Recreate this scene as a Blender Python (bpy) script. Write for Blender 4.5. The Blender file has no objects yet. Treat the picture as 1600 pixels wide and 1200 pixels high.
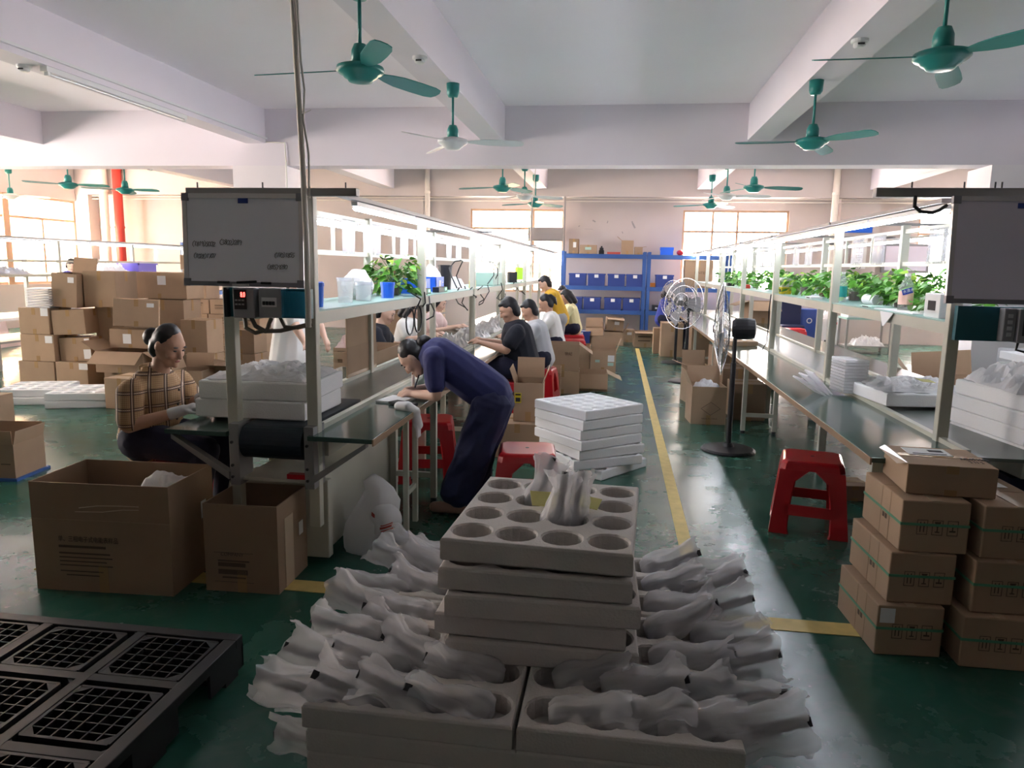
import bpy, math, random
from mathutils import Vector, Matrix, Euler
random.seed(7)
S = bpy.context.scene
COL = S.collection
PI = math.pi
# ---------------------------------------------------------------- camera, world, sun, exposure
def cam_axes(yaw, pitch, roll):
    y, p, r = map(math.radians, (yaw, pitch, roll))
    f = Vector((-math.sin(y)*math.cos(p), math.cos(y)*math.cos(p), -math.sin(p)))
    rt = Vector((math.cos(y), math.sin(y), 0)); up = rt.cross(f)
    return f, rt*math.cos(r)+up*math.sin(r), up*math.cos(r)-rt*math.sin(r)
_f, _r, _u = cam_axes(7.917, 9.024, 1.022)
cd = bpy.data.cameras.new('camera'); cam = bpy.data.objects.new('camera', cd); COL.objects.link(cam)
cd.sensor_fit = 'HORIZONTAL'; cd.sensor_width = 36; cd.lens = 36*1148.8/1600; cd.clip_start = .05; cd.clip_end = 200
cam.matrix_world = Matrix(((_r.x, _u.x, -_f.x, 0), (_r.y, _u.y, -_f.y, 0), (_r.z, _u.z, -_f.z, 1.6), (0, 0, 0, 1)))
S.camera = cam
S.view_settings.view_transform = 'Standard'; S.view_settings.look = 'None'
S.view_settings.gamma = 1; S.view_settings.use_curve_mapping = False
S.view_settings.exposure = 1.3
W = bpy.data.worlds.new('sky'); S.world = W; W.use_nodes = True
wb = W.node_tree.nodes['Background']
wb.inputs[0].default_value = (1.0, .90, .83, 1); wb.inputs[1].default_value = 18.0
sd = bpy.data.lights.new('sun', 'SUN'); sd.energy = 6; sd.angle = math.radians(.6); sd.color = (1, .85, .62)
sun = bpy.data.objects.new('sun', sd); COL.objects.link(sun)
sun.rotation_euler = Vector((.62, .50, -.60)).to_track_quat('-Z', 'Y').to_euler()
TUBE = 22.0      # brightness of the fluorescent tubes

# ---------------------------------------------------------------- materials
M = {}
def mat(name, col, rough=.6, metal=0, noise=0, scale=6, bump=0, bscale=40, trans=0, alpha=1, emit=0, spec=.5, ior=1.45, coat=0, rand=0):
    m = bpy.data.materials.new(name); m.use_nodes = True
    nt = m.node_tree; b = nt.nodes['Principled BSDF']
    c = (*col, 1)
    b.inputs['Base Color'].default_value = c; b.inputs['Roughness'].default_value = rough
    b.inputs['Metallic'].default_value = metal; b.inputs['Specular IOR Level'].default_value = spec
    b.inputs['Transmission Weight'].default_value = trans; b.inputs['Alpha'].default_value = alpha
    b.inputs['IOR'].default_value = ior; b.inputs['Coat Weight'].default_value = coat
    if emit:
        b.inputs['Emission Color'].default_value = c; b.inputs['Emission Strength'].default_value = emit
    tc = None
    if noise or bump:
        tc = nt.nodes.new('ShaderNodeTexCoord')
    last = None
    if noise:
        n = nt.nodes.new('ShaderNodeTexNoise'); n.inputs['Scale'].default_value = scale; n.inputs['Detail'].default_value = 5
        nt.links.new(tc.outputs['Object'], n.inputs['Vector'])
        mx = nt.nodes.new('ShaderNodeMix'); mx.data_type = 'RGBA'
        mx.inputs['A'].default_value = (*[max(0, x*(1-noise)) for x in col], 1)
        mx.inputs['B'].default_value = (*[min(1, x*(1+noise)) for x in col], 1)
        nt.links.new(n.outputs['Fac'], mx.inputs['Factor']); last = mx.outputs['Result']
    if rand:
        oi = nt.nodes.new('ShaderNodeObjectInfo'); hs = nt.nodes.new('ShaderNodeHueSaturation')
        mr = nt.nodes.new('ShaderNodeMapRange'); mr.inputs['To Min'].default_value = 1-rand; mr.inputs['To Max'].default_value = 1+rand
        nt.links.new(oi.outputs['Random'], mr.inputs['Value']); nt.links.new(mr.outputs['Result'], hs.inputs['Value'])
        if last: nt.links.new(last, hs.inputs['Color'])
        else: hs.inputs['Color'].default_value = c
        last = hs.outputs['Color']
    if last: nt.links.new(last, b.inputs['Base Color'])
    if bump:
        n2 = nt.nodes.new('ShaderNodeTexNoise'); n2.inputs['Scale'].default_value = bscale; n2.inputs['Detail'].default_value = 4
        nt.links.new(tc.outputs['Object'], n2.inputs['Vector'])
        bp = nt.nodes.new('ShaderNodeBump'); bp.inputs['Strength'].default_value = bump; bp.inputs['Distance'].default_value = .02
        nt.links.new(n2.outputs['Fac'], bp.inputs['Height']); nt.links.new(bp.outputs['Normal'], b.inputs['Normal'])
    M[name] = m
    return m
mat('wall', (.80, .76, .78), .8, noise=.06, scale=1.2)
mat('beam', (.78, .73, .78), .85, noise=.05, scale=.8)  # ceiling colour taken darker, offsetting the strong light on the beam sides
mat('darkwall', (.15, .15, .16), .5, noise=.1, scale=3)  # for the unseen wall behind the camera, made dark to cut fill light
mat('ceiling', (.95, .90, .94), .85, noise=.04, scale=.8)
mat('backwall', (.55, .49, .47), .85, noise=.08, scale=1.5)
mat('yellow_paint', (.62, .47, .16), .55, noise=.25, scale=14)
mat('cream', (.56, .55, .46), .45, noise=.05, scale=8)
mat('greymetal', (.30, .29, .28), .45, .3)
mat('darkmetal', (.05, .05, .055), .4, .5)
mat('benchtop', (.045, .085, .072), .14, noise=.3, scale=5)
mat('belt', (.17, .19, .17), .3, noise=.15, scale=4)
mat('rubber', (.012, .02, .03), .5)
mat('shelfgreen', (.28, .46, .42), .35)
mat('card', (.40, .272, .175), .85, noise=.12, scale=5, rand=.12)
mat('card_in', (.35, .238, .150), .9, noise=.1, scale=5)
mat('card_dark', (.29, .192, .120), .85, noise=.12, scale=5, rand=.1)
mat('tape', (.40, .25, .12), .22, rand=.1)
mat('cleartape', (.55, .42, .30), .15)
mat('paper', (.78, .77, .76), .7)
mat('ink', (.03, .025, .025), .8)
mat('cardink', (.10, .065, .04), .8)
mat('foam', (.90, .90, .90), .9, bump=.15, bscale=120)
mat('foam_old', (.56, .52, .49), .9, noise=.08, scale=10, bump=.2, bscale=120)
mat('red', (.52, .012, .02), .28, coat=.2)
mat('teal', (.025, .24, .22), .35)
mat('white_plastic', (.74, .74, .74), .4)
mat('black_plastic', (.018, .017, .02), .45)
mat('pallet', (.016, .015, .017), .5, noise=.3, scale=12)
mat('tubehousing', (.72, .72, .74), .4)
mat('tube', (.86, .89, 1.0), .5, emit=TUBE)
mat('board', (.88, .89, .98), .3, noise=.03, scale=2)
mat('boardR', (.74, .71, .84), .5, noise=.05, scale=2)
mat('boardframe', (.22, .22, .25), .4, .4)
mat('alu', (.60, .60, .62), .35, .8)
mat('tealbox', (.01, .10, .12), .4)
mat('greybox', (.28, .28, .30), .5)
mat('product', (.05, .05, .055), .5)
mat('lightrail', (.42, .38, .38), .5)
mat('led', (1, .05, .04), .5, emit=6)
mat('greenled', (.1, 1, .3), .5, emit=5)
mat('bluerack', (.035, .10, .31), .45)
mat('bluebin', (.035, .065, .27), .5)
mat('bluebright', (.02, .14, .75), .4)
mat('purplebin', (.16, .12, .65), .4)
mat('steel', (.55, .55, .57), .35, .9)
mat('winframe', (.55, .36, .24), .5, .1)
mat('greyduct', (.32, .30, .30), .6)
mat('redpipe', (.55, .05, .035), .45)
mat('pvc', (.78, .72, .64), .5)
mat('extwall', (.85, .62, .36), .9, noise=.05)
mat('extgrey', (.55, .55, .58), .9)
mat('navy', (.026, .030, .120), .8, noise=.2, scale=30)
mat('navywide', (.024, .027, .085), .8, noise=.25, scale=14)
mat('navytrousers', (.012, .012, .035), .8, noise=.2, scale=30)
mat('blacktee', (.012, .013, .022), .85)
mat('greytee', (.50, .50, .52), .85)
mat('whitetee', (.72, .71, .68), .85)
mat('yellowtee', (.62, .36, .03), .85)
mat('creamtee', (.70, .64, .36), .85)
mat('bluetee', (.04, .06, .34), .85)
mat('pinktee', (.72, .55, .52), .85)
mat('skin', (.50, .29, .20), .55)
mat('skin_light', (.62, .40, .30), .55)
mat('lips', (.35, .12, .10), .5)
mat('hair', (.012, .010, .012), .45, noise=.4, scale=60)
mat('eye', (.02, .015, .015), .3)
mat('glove', (.60, .60, .62), .85)
mat('greytrousers', (.36, .36, .37), .85)
mat('shoe', (.10, .06, .045), .7)
mat('shoepink', (.42, .26, .20), .8)
mat('leaf', (.10, .30, .035), .45, rand=.5)
mat('leaf_young', (.30, .48, .05), .45, rand=.3)
mat('soil', (.10, .06, .04), .9)
mat('terracotta', (.30, .16, .10), .8)
mat('cable', (.012, .012, .014), .5)
mat('cablebrown', (.14, .12, .09), .6)
mat('cablewhite', (.7, .68, .62), .5)
mat('yellowbright', (.75, .62, .03), .5)
mat('yellownote', (.62, .58, .22), .8)
mat('bluecabinet', (.03, .07, .28), .45)
mat('navychair', (.012, .018, .06), .7)
mat('chrome', (.35, .35, .36), .25, .9)
mat('lime', (.45, .75, .05), .5)
mat('posterred', (.55, .10, .08), .7)
mat('posterblue', (.03, .06, .28), .7)
mat('waterlabel', (.02, .30, .28), .5)
mat('bottlelabel', (.03, .05, .38), .5)
mat('bottlepink', (.85, .55, .45), .5)
mat('greenstrap', (.10, .30, .17), .5)
mat('mint', (.42, .60, .52), .6)
mat('orange', (.75, .25, .04), .5)
mat('pen', (.01, .01, .012), .4)

def clear_mat(name, col, mixf, rough=.2):
    """thin see-through plastic: part transparent, part diffuse/translucent/glossy film"""
    m = bpy.data.materials.new(name); m.use_nodes = True; nt = m.node_tree; nt.nodes.clear()
    o = nt.nodes.new('ShaderNodeOutputMaterial'); mx = nt.nodes.new('ShaderNodeMixShader'); mx.inputs[0].default_value = mixf
    t = nt.nodes.new('ShaderNodeBsdfTransparent'); t.inputs[0].default_value = (.97, .97, .97, 1)
    m2 = nt.nodes.new('ShaderNodeMixShader'); m2.inputs[0].default_value = .35
    p = nt.nodes.new('ShaderNodeBsdfPrincipled'); p.inputs['Base Color'].default_value = (*col, 1); p.inputs['Roughness'].default_value = rough
    tl = nt.nodes.new('ShaderNodeBsdfTranslucent'); tl.inputs[0].default_value = (*col, 1)
    nt.links.new(p.outputs[0], m2.inputs[1]); nt.links.new(tl.outputs[0], m2.inputs[2])
    nt.links.new(t.outputs[0], mx.inputs[1]); nt.links.new(m2.outputs[0], mx.inputs[2]); nt.links.new(mx.outputs[0], o.inputs[0])
    M[name] = m
clear_mat('bagfilm', (1, .98, 1), .33, .22)
clear_mat('whitefilm', (.95, .94, .95), .90, .35)
clear_mat('clearsheet', (.85, .85, .92), .26, .06)
clear_mat('clearplastic', (.80, .84, .88), .24, .08)
clear_mat('blueplastic', (.03, .30, .45), .45, .1)
clear_mat('windowglass', (.9, .85, .8), .08, .05)

def floor_mat():
    m = bpy.data.materials.new('green_floor'); m.use_nodes = True; nt = m.node_tree; b = nt.nodes['Principled BSDF']
    tc = nt.nodes.new('ShaderNodeTexCoord')
    def noise(sc, det, rough=.6, dist=0):
        n = nt.nodes.new('ShaderNodeTexNoise'); n.inputs['Scale'].default_value = sc; n.inputs['Detail'].default_value = det
        n.inputs['Roughness'].default_value = rough; n.inputs['Distortion'].default_value = dist
        nt.links.new(tc.outputs['Object'], n.inputs['Vector']); return n
    def ramp(src, stops):
        r = nt.nodes.new('ShaderNodeValToRGB'); e = r.color_ramp.elements
        while len(e) < len(stops): e.new(.5)
        for k, (p, c) in enumerate(stops):
            e[k].position = p; e[k].color = c
        nt.links.new(src, r.inputs[0]); return r
    a = noise(1.3, 6, .65, .5)
    r1 = ramp(a.outputs['Fac'], [(.25, (.018, .080, .058, 1)), (.55, (.022, .100, .070, 1)), (.8, (.038, .120, .092, 1))])
    s = noise(7, 4, .55, 1.0)
    r2 = ramp(s.outputs['Fac'], [(.50, (0, 0, 0, 1)), (.85, (.28, .28, .28, 1))])
    mx = nt.nodes.new('ShaderNodeMix'); mx.data_type = 'RGBA'; mx.inputs['B'].default_value = (.12, .18, .15, 1)
    nt.links.new(r2.outputs[0], mx.inputs['Factor']); nt.links.new(r1.outputs[0], mx.inputs['A'])
    nt.links.new(mx.outputs['Result'], b.inputs['Base Color'])
    r3 = ramp(noise(3, 6).outputs['Fac'], [(.3, (.15, .15, .15, 1)), (.7, (.33, .33, .33, 1))])
    nt.links.new(r3.outputs[0], b.inputs['Roughness'])
    bp = nt.nodes.new('ShaderNodeBump'); bp.inputs['Strength'].default_value = .06; bp.inputs['Distance'].default_value = .01
    nt.links.new(noise(6, 6, .6, .8).outputs['Fac'], bp.inputs['Height']); nt.links.new(bp.outputs['Normal'], b.inputs['Normal'])
    M['floor'] = m
floor_mat()

def plaid_mat():
    m = bpy.data.materials.new('plaid'); m.use_nodes = True; nt = m.node_tree; b = nt.nodes['Principled BSDF']; b.inputs['Roughness'].default_value = .85
    tc = nt.nodes.new('ShaderNodeTexCoord'); sp = nt.nodes.new('ShaderNodeSeparateXYZ'); nt.links.new(tc.outputs['Object'], sp.inputs[0])
    def math_(op, a, bv=None):
        n = nt.nodes.new('ShaderNodeMath'); n.operation = op
        for k, v in enumerate((a, bv)):
            if v is None: continue
            if isinstance(v, (int, float)): n.inputs[k].default_value = v
            else: nt.links.new(v, n.inputs[k])
        return n.outputs[0]
    hx = math_('ADD', math_('MULTIPLY', sp.outputs[0], .9), math_('MULTIPLY', sp.outputs[1], .6))
    def stripes(co, f, w, off):
        fr = math_('FRACT', math_('ADD', math_('MULTIPLY', co, f), off))
        return math_('LESS_THAN', fr, w)
    col = None
    def over(prev, fac, c, k):
        mx = nt.nodes.new('ShaderNodeMix'); mx.data_type = 'RGBA'
        nt.links.new(math_('MULTIPLY', fac, k), mx.inputs['Factor'])
        if isinstance(prev, tuple): mx.inputs['A'].default_value = prev
        else: nt.links.new(prev, mx.inputs['A'])
        mx.inputs['B'].default_value = c; return mx.outputs['Result']
    dk = (.035, .022, .020, 1); lt = (.75, .66, .55, 1); br = (.24, .12, .06, 1)
    c = (.42, .27, .135, 1)
    for co in (sp.outputs[2], hx):
        c = over(c, stripes(co, 95, .35, .1), br, .5)
        c = over(c, stripes(co, 11.5, .24, .0), br, .55)
        c = over(c, stripes(co, 11.5, .07, .98), dk, .85)
        c = over(c, stripes(co, 11.5, .07, .82), dk, .85)
        c = over(c, stripes(co, 11.5, .05, .90), lt, .55)
    nt.links.new(c, b.inputs['Base Color']); M['plaid'] = m
plaid_mat()

# ---------------------------------------------------------------- mesh helpers
def R3(rot):
    if rot is None: return Matrix.Identity(3)
    if isinstance(rot, (int, float)): return Matrix.Rotation(rot, 3, 'Z')
    if isinstance(rot, tuple): return Euler(rot).to_matrix()
    return rot
class MB:
    def __init__(s): s.v = []; s.f = []
    def box(s, c, d, rot=None):
        r = R3(rot); c = Vector(c); i = len(s.v)
        for z in (-.5, .5):
            for x, y in ((-.5, -.5), (.5, -.5), (.5, .5), (-.5, .5)):
                s.v.append(c+r @ Vector((x*d[0], y*d[1], z*d[2])))
        s.f += [(i+3, i+2, i+1, i), (i+4, i+5, i+6, i+7), (i, i+1, i+5, i+4), (i+1, i+2, i+6, i+5), (i+2, i+3, i+7, i+6), (i+3, i, i+4, i+7)]
        return s
    def bx(s, x0, x1, y0, y1, z0, z1): return s.box(((x0+x1)/2, (y0+y1)/2, (z0+z1)/2), (x1-x0, y1-y0, z1-z0))
    def hexa(s, bot, top):
        i = len(s.v); s.v += [Vector(p) for p in bot]+[Vector(p) for p in top]; n = len(bot)
        s.f.append(tuple(i+k for k in reversed(range(n)))); s.f.append(tuple(i+n+k for k in range(n)))
        for k in range(n): s.f.append((i+k, i+(k+1) % n, i+n+(k+1) % n, i+n+k))
        return s
    def poly(s, pts):
        i = len(s.v); s.v += [Vector(p) for p in pts]; s.f.append(tuple(range(i, i+len(pts)))); return s
    def plate(s, pts, t):
        """planar polygon given thickness t along its normal"""
        p = [Vector(q) for q in pts]; n = (p[1]-p[0]).cross(p[2]-p[0]).normalized()*t
        return s.hexa(p, [q+n for q in p])
    def ring(s, c, u, w, n):
        i = len(s.v)
        for k in range(n):
            a = 2*PI*k/n; s.v.append(c+u*math.cos(a)+w*math.sin(a))
        return i
    def bridge(s, a, b, n):
        for k in range(n): s.f.append((a+k, a+(k+1) % n, b+(k+1) % n, b+k))
    def cap(s, a, n, rev=False): s.f.append(tuple(a+k for k in (reversed(range(n)) if rev else range(n))))
    def frame(s, d):
        d = d.normalized(); h = Vector((0, 0, 1)) if abs(d.z) < .9 else Vector((1, 0, 0))
        u = d.cross(h).normalized(); return u, d.cross(u).normalized()
    def cyl(s, p0, p1, r0, r1=None, n=12):
        p0 = Vector(p0); p1 = Vector(p1); r1 = r0 if r1 is None else r1
        u, w = s.frame(p1-p0); w = -w; u2 = u
        a = s.ring(p0, u*r0, w*r0, n); b = s.ring(p1, u*r1, w*r1, n)
        s.bridge(b, a, n); s.cap(a, n); s.cap(b, n, True); return s
    def tube(s, pts, r, n=6):
        pts = [Vector(p) for p in pts]; prev = None
        u = None
        for k, p in enumerate(pts):
            d = (pts[min(k+1, len(pts)-1)]-pts[max(k-1, 0)])
            if u is None: u, w = s.frame(d)
            else:
                dn = d.normalized(); u = (u-dn*u.dot(dn)).normalized(); w = dn.cross(u)
            rr = r[k] if isinstance(r, (list, tuple)) else r
            a = s.ring(p, u*rr, w*rr, n)
            if prev is not None: s.bridge(prev, a, n)
            else: s.cap(a, n, True)
            prev = a
        s.cap(prev, n); return s
    def lathe(s, prof, c=(0, 0, 0), n=20, rot=None):
        r = R3(rot); c = Vector(c); prev = None
        for k, (rad, z) in enumerate(prof):
            a = s.ring(c+r @ Vector((0, 0, z)), r @ Vector((rad, 0, 0)), r @ Vector((0, rad, 0)), n)
            if prev is not None: s.bridge(prev, a, n)
            else: s.cap(a, n, True)
            prev = a
        s.cap(prev, n); return s
    def ell(s, c, r, rot=None, nu=14, nv=9):
        R = R3(rot); c = Vector(c); prev = None
        t = len(s.v); s.v.append(c+R @ Vector((0, 0, -r[2])))
        for j in range(1, nv):
            a = -PI/2+PI*j/nv; i = len(s.v)
            for k in range(nu):
                b = 2*PI*k/nu; s.v.append(c+R @ Vector((r[0]*math.cos(a)*math.cos(b), r[1]*math.cos(a)*math.sin(b), r[2]*math.sin(a))))
            if prev is None:
                for k in range(nu): s.f.append((t, i+(k+1) % nu, i+k))
            else: s.bridge(prev, i, nu)
            prev = i
        e = len(s.v); s.v.append(c+R @ Vector((0, 0, r[2])))
        for k in range(nu): s.f.append((prev+k, prev+(k+1) % nu, e))
        return s
    def capsule(s, p0, p1, r0, r1, side=None, k=1.0, n=14):
        """tapered limb with round ends; cross-section stretched by k along side"""
        p0 = Vector(p0); p1 = Vector(p1); d = (p1-p0).normalized()
        if side is None: u, w = s.frame(d)
        else:
            u = Vector(side); u = (u-d*u.dot(d)).normalized(); w = d.cross(u)
        rings = []
        for a in (-80, -50, -20): rings.append((p0+d*r0*math.sin(math.radians(a)), r0*math.cos(math.radians(a))))
        rings += [(p0.lerp(p1, q), r0+(r1-r0)*q) for q in (0, .33, .66, 1)]
        for a in (20, 50, 80): rings.append((p1+d*r1*math.sin(math.radians(a)), r1*math.cos(math.radians(a))))
        prev = None
        for c, r in rings:
            i = s.ring(c, u*r*k, w*r, n)
            if prev is None: s.cap(i, n, True)
            else: s.bridge(prev, i, n)
            prev = i
        s.cap(prev, n); return s
    def mesh(s, name, smooth=False):
        me = bpy.data.meshes.new(name); me.from_pydata([tuple(p) for p in s.v], [], s.f); me.update()
        if smooth: me.polygons.foreach_set('use_smooth', [True]*len(me.polygons))
        return me
    def obj(s, name, m, parent=None, loc=None, rot=None, smooth=False, bevel=0):
        me = s.mesh(name, smooth); me.materials.append(M[m]); o = bpy.data.objects.new(name, me); COL.objects.link(o)
        if parent is not None: o.parent = parent
        if loc is not None: o.location = loc
        if rot is not None: o.rotation_euler = rot if isinstance(rot, (tuple, Euler)) else (0, 0, rot)
        if bevel:
            b = o.modifiers.new('bevel', 'BEVEL'); b.width = bevel; b.segments = 2; b.limit_method = 'ANGLE'
            BAKE.append(o)
        return o
BAKE = []; TEXTS = []
def tag(o, label, cat, group=None, kind=None):
    o['label'] = label; o['category'] = cat
    if group: o['group'] = group
    if kind: o['kind'] = kind
    return o
def thing(name, label, cat, loc=(0, 0, 0), rot=0, group=None):
    o = bpy.data.objects.new(name, None); COL.objects.link(o); o.empty_display_size = .05
    o.location = loc; o.rotation_euler = rot if isinstance(rot, tuple) else (0, 0, rot)
    return tag(o, label, cat, group)
def struct(name, mb, m, parent=None, smooth=False):
    o = mb.obj(name, m, parent, smooth=smooth)
    if parent is None: o['kind'] = 'structure'
    return o
KIDS = {}
def kids(root):
    return [o for o in bpy.data.objects if o.parent is root]
def dup(root, loc, rot=0, label=None, group=None, tree=None):
    """copy of a thing, its parts and sub-parts"""
    if root.name not in KIDS:
        KIDS[root.name] = [(c, kids(c)) for c in kids(root)]
    r = root.copy(); COL.objects.link(r); r.location = loc; r.rotation_euler = rot if isinstance(rot, tuple) else (0, 0, rot)
    if label: r['label'] = label
    if group: r['group'] = group
    for ch, gs in KIDS[root.name]:
        c = ch.copy(); COL.objects.link(c); c.parent = r
        for g in gs:
            d = g.copy(); COL.objects.link(d); d.parent = c
    return r
def text(body, size, m, parent, loc, rot=(PI/2, 0, 0), name='lettering', shear=0, align='LEFT', sx=1):
    cu = bpy.data.curves.new(name, 'FONT'); cu.body = body; cu.size = size; cu.shear = shear; cu.align_x = align; cu.extrude = .0006
    cu.resolution_u = 3
    o = bpy.data.objects.new(name+'_text', cu); COL.objects.link(o); o.parent = parent; o.location = loc; o.rotation_euler = rot; o.scale = (sx, 1, 1)
    TEXTS.append((o, name, m)); return o
def remesh(o, voxel, it=3):
    m = o.modifiers.new('r', 'REMESH'); m.mode = 'VOXEL'; m.voxel_size = voxel; m.use_smooth_shade = True
    if it:
        s = o.modifiers.new('s', 'SMOOTH'); s.factor = .5; s.iterations = it
    BAKE.append(o); return o
def noise3(p, f, seed=0):
    from mathutils import noise
    return noise.noise(Vector(p)*f+Vector((seed*7.1, seed*3.3, seed*1.7)))
# ================================================================ SETTING
XL, XR, YB, YN, ZC = -13.85, 9.5, 18.0, -3.0, 3.9
struct('floor', MB().bx(XL, XR, YN, YB, -.1, 0), 'floor')
struct('ceiling', MB().bx(XL-.3, XR+.3, YN-.3, YB+.3, ZC, ZC+.2), 'ceiling')
def wall(name, m, a0, a1, holes, axis, pos, t=.2):
    """wall built round its window openings; axis 'x' runs along X at y=pos, 'y' along Y at x=pos"""
    mb = MB(); cuts = sorted({a0, a1, *[h[0] for h in holes], *[h[1] for h in holes]})
    for lo, hi in zip(cuts, cuts[1:]):
        hs = [h for h in holes if h[0] <= lo and h[1] >= hi]
        spans = [(0, ZC)] if not hs else [(0, hs[0][2]), (hs[0][3], ZC)]
        for z0, z1 in spans:
            if z1-z0 < .01: continue
            if axis == 'x': mb.bx(lo, hi, pos, pos+t, z0, z1)
            else: mb.bx(pos, pos+t, lo, hi, z0, z1)
    return struct(name, mb, m)
BW = [(-3.6, -1.31, 1.0, 2.99), (1.47, 3.86, 1.15, 2.99), (6.66, 8.9, 1.15, 2.99)]
wall('wall_back', 'backwall', XL, XR, BW, 'x', YB)
LW = [(3.4, 6.6, 1.0, 3.08), (7.2, 11.0, 1.0, 3.08), (13.3, 17.62, 1.0, 3.08)]
wall('wall_left', 'backwall', YN, YB, LW, 'y', XL-.2)
RW = []
wall('wall_right', 'wall', YN, YB, RW, 'y', XR)
wall('wall_front', 'darkwall', XL, XR, [], 'x', YN-.2)
n = 0
def portal(c, sx, sy, rot):
    d = bpy.data.lights.new('window_portal', 'AREA'); d.shape = 'RECTANGLE'; d.size = sx; d.size_y = sy; d.cycles.is_portal = True
    o = bpy.data.objects.new('window_portal', d); COL.objects.link(o); o.location = c; o.rotation_euler = rot
for (x0, x1, z0, z1), muls, trans in ((BW[0], (-2.05,), (2.53,)), (BW[1], (2.16, 2.72), (2.50,)), (BW[2], (7.4, 8.2), (2.5,))):
    n += 1; fr = MB(); y = YB+.06; w = .05
    for a in (x0+w/2, x1-w/2, *muls): fr.bx(a-w/2, a+w/2, y-.03, y+.03, z0, z1)
    for a in (z0+w/2, z1-w/2, *trans): fr.bx(x0+w*.5, x1-w*.5, y-.028, y+.028, a-w/2, a+w/2)
    o = struct('window_%d' % n, fr, 'winframe')
    xs = [x0, *muls, x1]; zs = [z0, *trans, z1]
    for a, b in zip(xs, xs[1:]):
        for c, d in zip(zs, zs[1:]):
            MB().bx(a+.03, b-.03, y-.003, y+.003, c+.03, d-.03).obj('pane', 'windowglass', o)
    portal(((x0+x1)/2, YB+.19, (z0+z1)/2), x1-x0, z1-z0, (-PI/2, 0, 0))
for (y0, y1, z0, z1), x, px, pr in [(h, XL-.08, XL-.19, -PI/2) for h in LW]+[(h, XR+.08, XR+.19, PI/2) for h in RW]:
    n += 1; fr = MB(); w = .06
    muls = (y0+2.1,) if y1 > 14 else ((y0+y1)/2,)
    for a in (y0+w/2, y1-w/2): fr.bx(x-.03, x+.03, a-w/2, a+w/2, z0, z1)
    for a in muls: fr.bx(x-.04, x+.06, a-.09, a+.09, z0, z1)
    for a in (z0+w/2, z1-w/2, 2.56): fr.bx(x-.028, x+.028, y0+.03, y1-.03, a-w/2, a+w/2)
    mid = (muls[0]+y1)/2; fr.bx(x-.025, x+.025, mid-.03, mid+.03, z0, 2.56)
    o = struct('window_%d' % n, fr, 'winframe')
    ys = [y0, muls[0], y1]; zs = [z0, 2.56, z1]
    for a, b in zip(ys, ys[1:]):
        for c, d in zip(zs, zs[1:]):
            MB().bx(x-.003, x+.003, a+.04, b-.04, c+.03, d-.03).obj('pane', 'windowglass', o)
    portal((px, (y0+y1)/2, (z0+z1)/2), z1-z0, y1-y0, (0, pr, 0))
# lower back window: horizontal louvre slats
lv = thing('window_louvre', 'pale horizontal louvre slats filling the lower back window beside the rack', 'louvre', (0, 0, 0))
for k in range(14):
    MB().box((-2.45, YB+.12, 1.06+k*.098), (2.2, .07, .012), (.6, 0, 0)).obj('slat', 'pvc', lv)
# concrete frame
k = 0
for xc in (-9.3, -5.55, -1.86, 1.88, 5.6):
    k += 1
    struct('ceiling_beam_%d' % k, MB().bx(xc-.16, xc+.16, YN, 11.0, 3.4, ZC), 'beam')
    k += 1
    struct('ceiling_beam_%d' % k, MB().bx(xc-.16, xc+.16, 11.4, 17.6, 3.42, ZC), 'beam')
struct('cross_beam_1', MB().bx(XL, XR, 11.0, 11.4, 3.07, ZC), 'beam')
struct('cross_beam_2', MB().bx(XL, XR, 17.6, YB, 3.25, ZC), 'backwall')
struct('column_1', MB().bx(-5.94, -5.08, 11.0, 11.7, 0, 3.07), 'wall')
struct('column_2', MB().bx(4.92, 5.80, 11.0, 11.7, 0, 3.07), 'wall')
struct('column_3', MB().bx(-5.6, -4.72, 17.75, YB, 0, 3.25), 'backwall')
struct('column_4', MB().bx(4.9, 5.75, 17.75, YB, 0, 3.25), 'backwall')
struct('column_5', MB().bx(XL, XL+.35, 17.62, YB, 0, 3.25), 'backwall')
# capitals where the beam meets the column
struct('trim_1', MB().bx(.42, .50, 3.25, 15.2, 0, .003), 'yellow_paint')
struct('trim_2', MB().bx(-2.95, .42, 3.25, 3.37, 0, .003).bx(.50, 2.7, 3.25, 3.37, 0, .003), 'yellow_paint')
# conduits along the back wall
for z in (3.12, 3.05):
    tag(MB().cyl((XL+.4, 17.72, z+.1), (XR, 17.72, z+.1), .012, n=6).obj('conduit', 'pvc'), 'thin cable conduit running along the rear wall, %s of the two' % ('upper' if z > 3.1 else 'lower'), 'conduit')
# pipes at far left corner and right
def pipe(x, y, r, m, label):
    o = thing('drain_pipe', label, 'pipe', (x, y, 0))
    MB().cyl((0, 0, 0), (0, 0, ZC), r, n=14).obj('pipe_shaft', m, o, smooth=True)
    for z in (1.1, 2.4, 3.3): MB().cyl((0, 0, z), (0, 0, z+.05), r*1.12, n=14).obj('pipe_clamp', m, o)
pipe(-12.95, 17.48, .10, 'pvc', 'pale grey drain pipe standing beside the red pipe in the far corner')
pipe(-12.55, 17.47, .11, 'redpipe', 'red painted fire main pipe rising beside the pale drain pipe')
pipe(4.70, 17.5, .07, 'pvc', 'cream drain pipe rising in front of the rear wall behind the plants')
pipe(-4.55, 17.52, .06, 'pvc', 'thin cream pipe on the rear wall above the crowded workbench')
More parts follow.
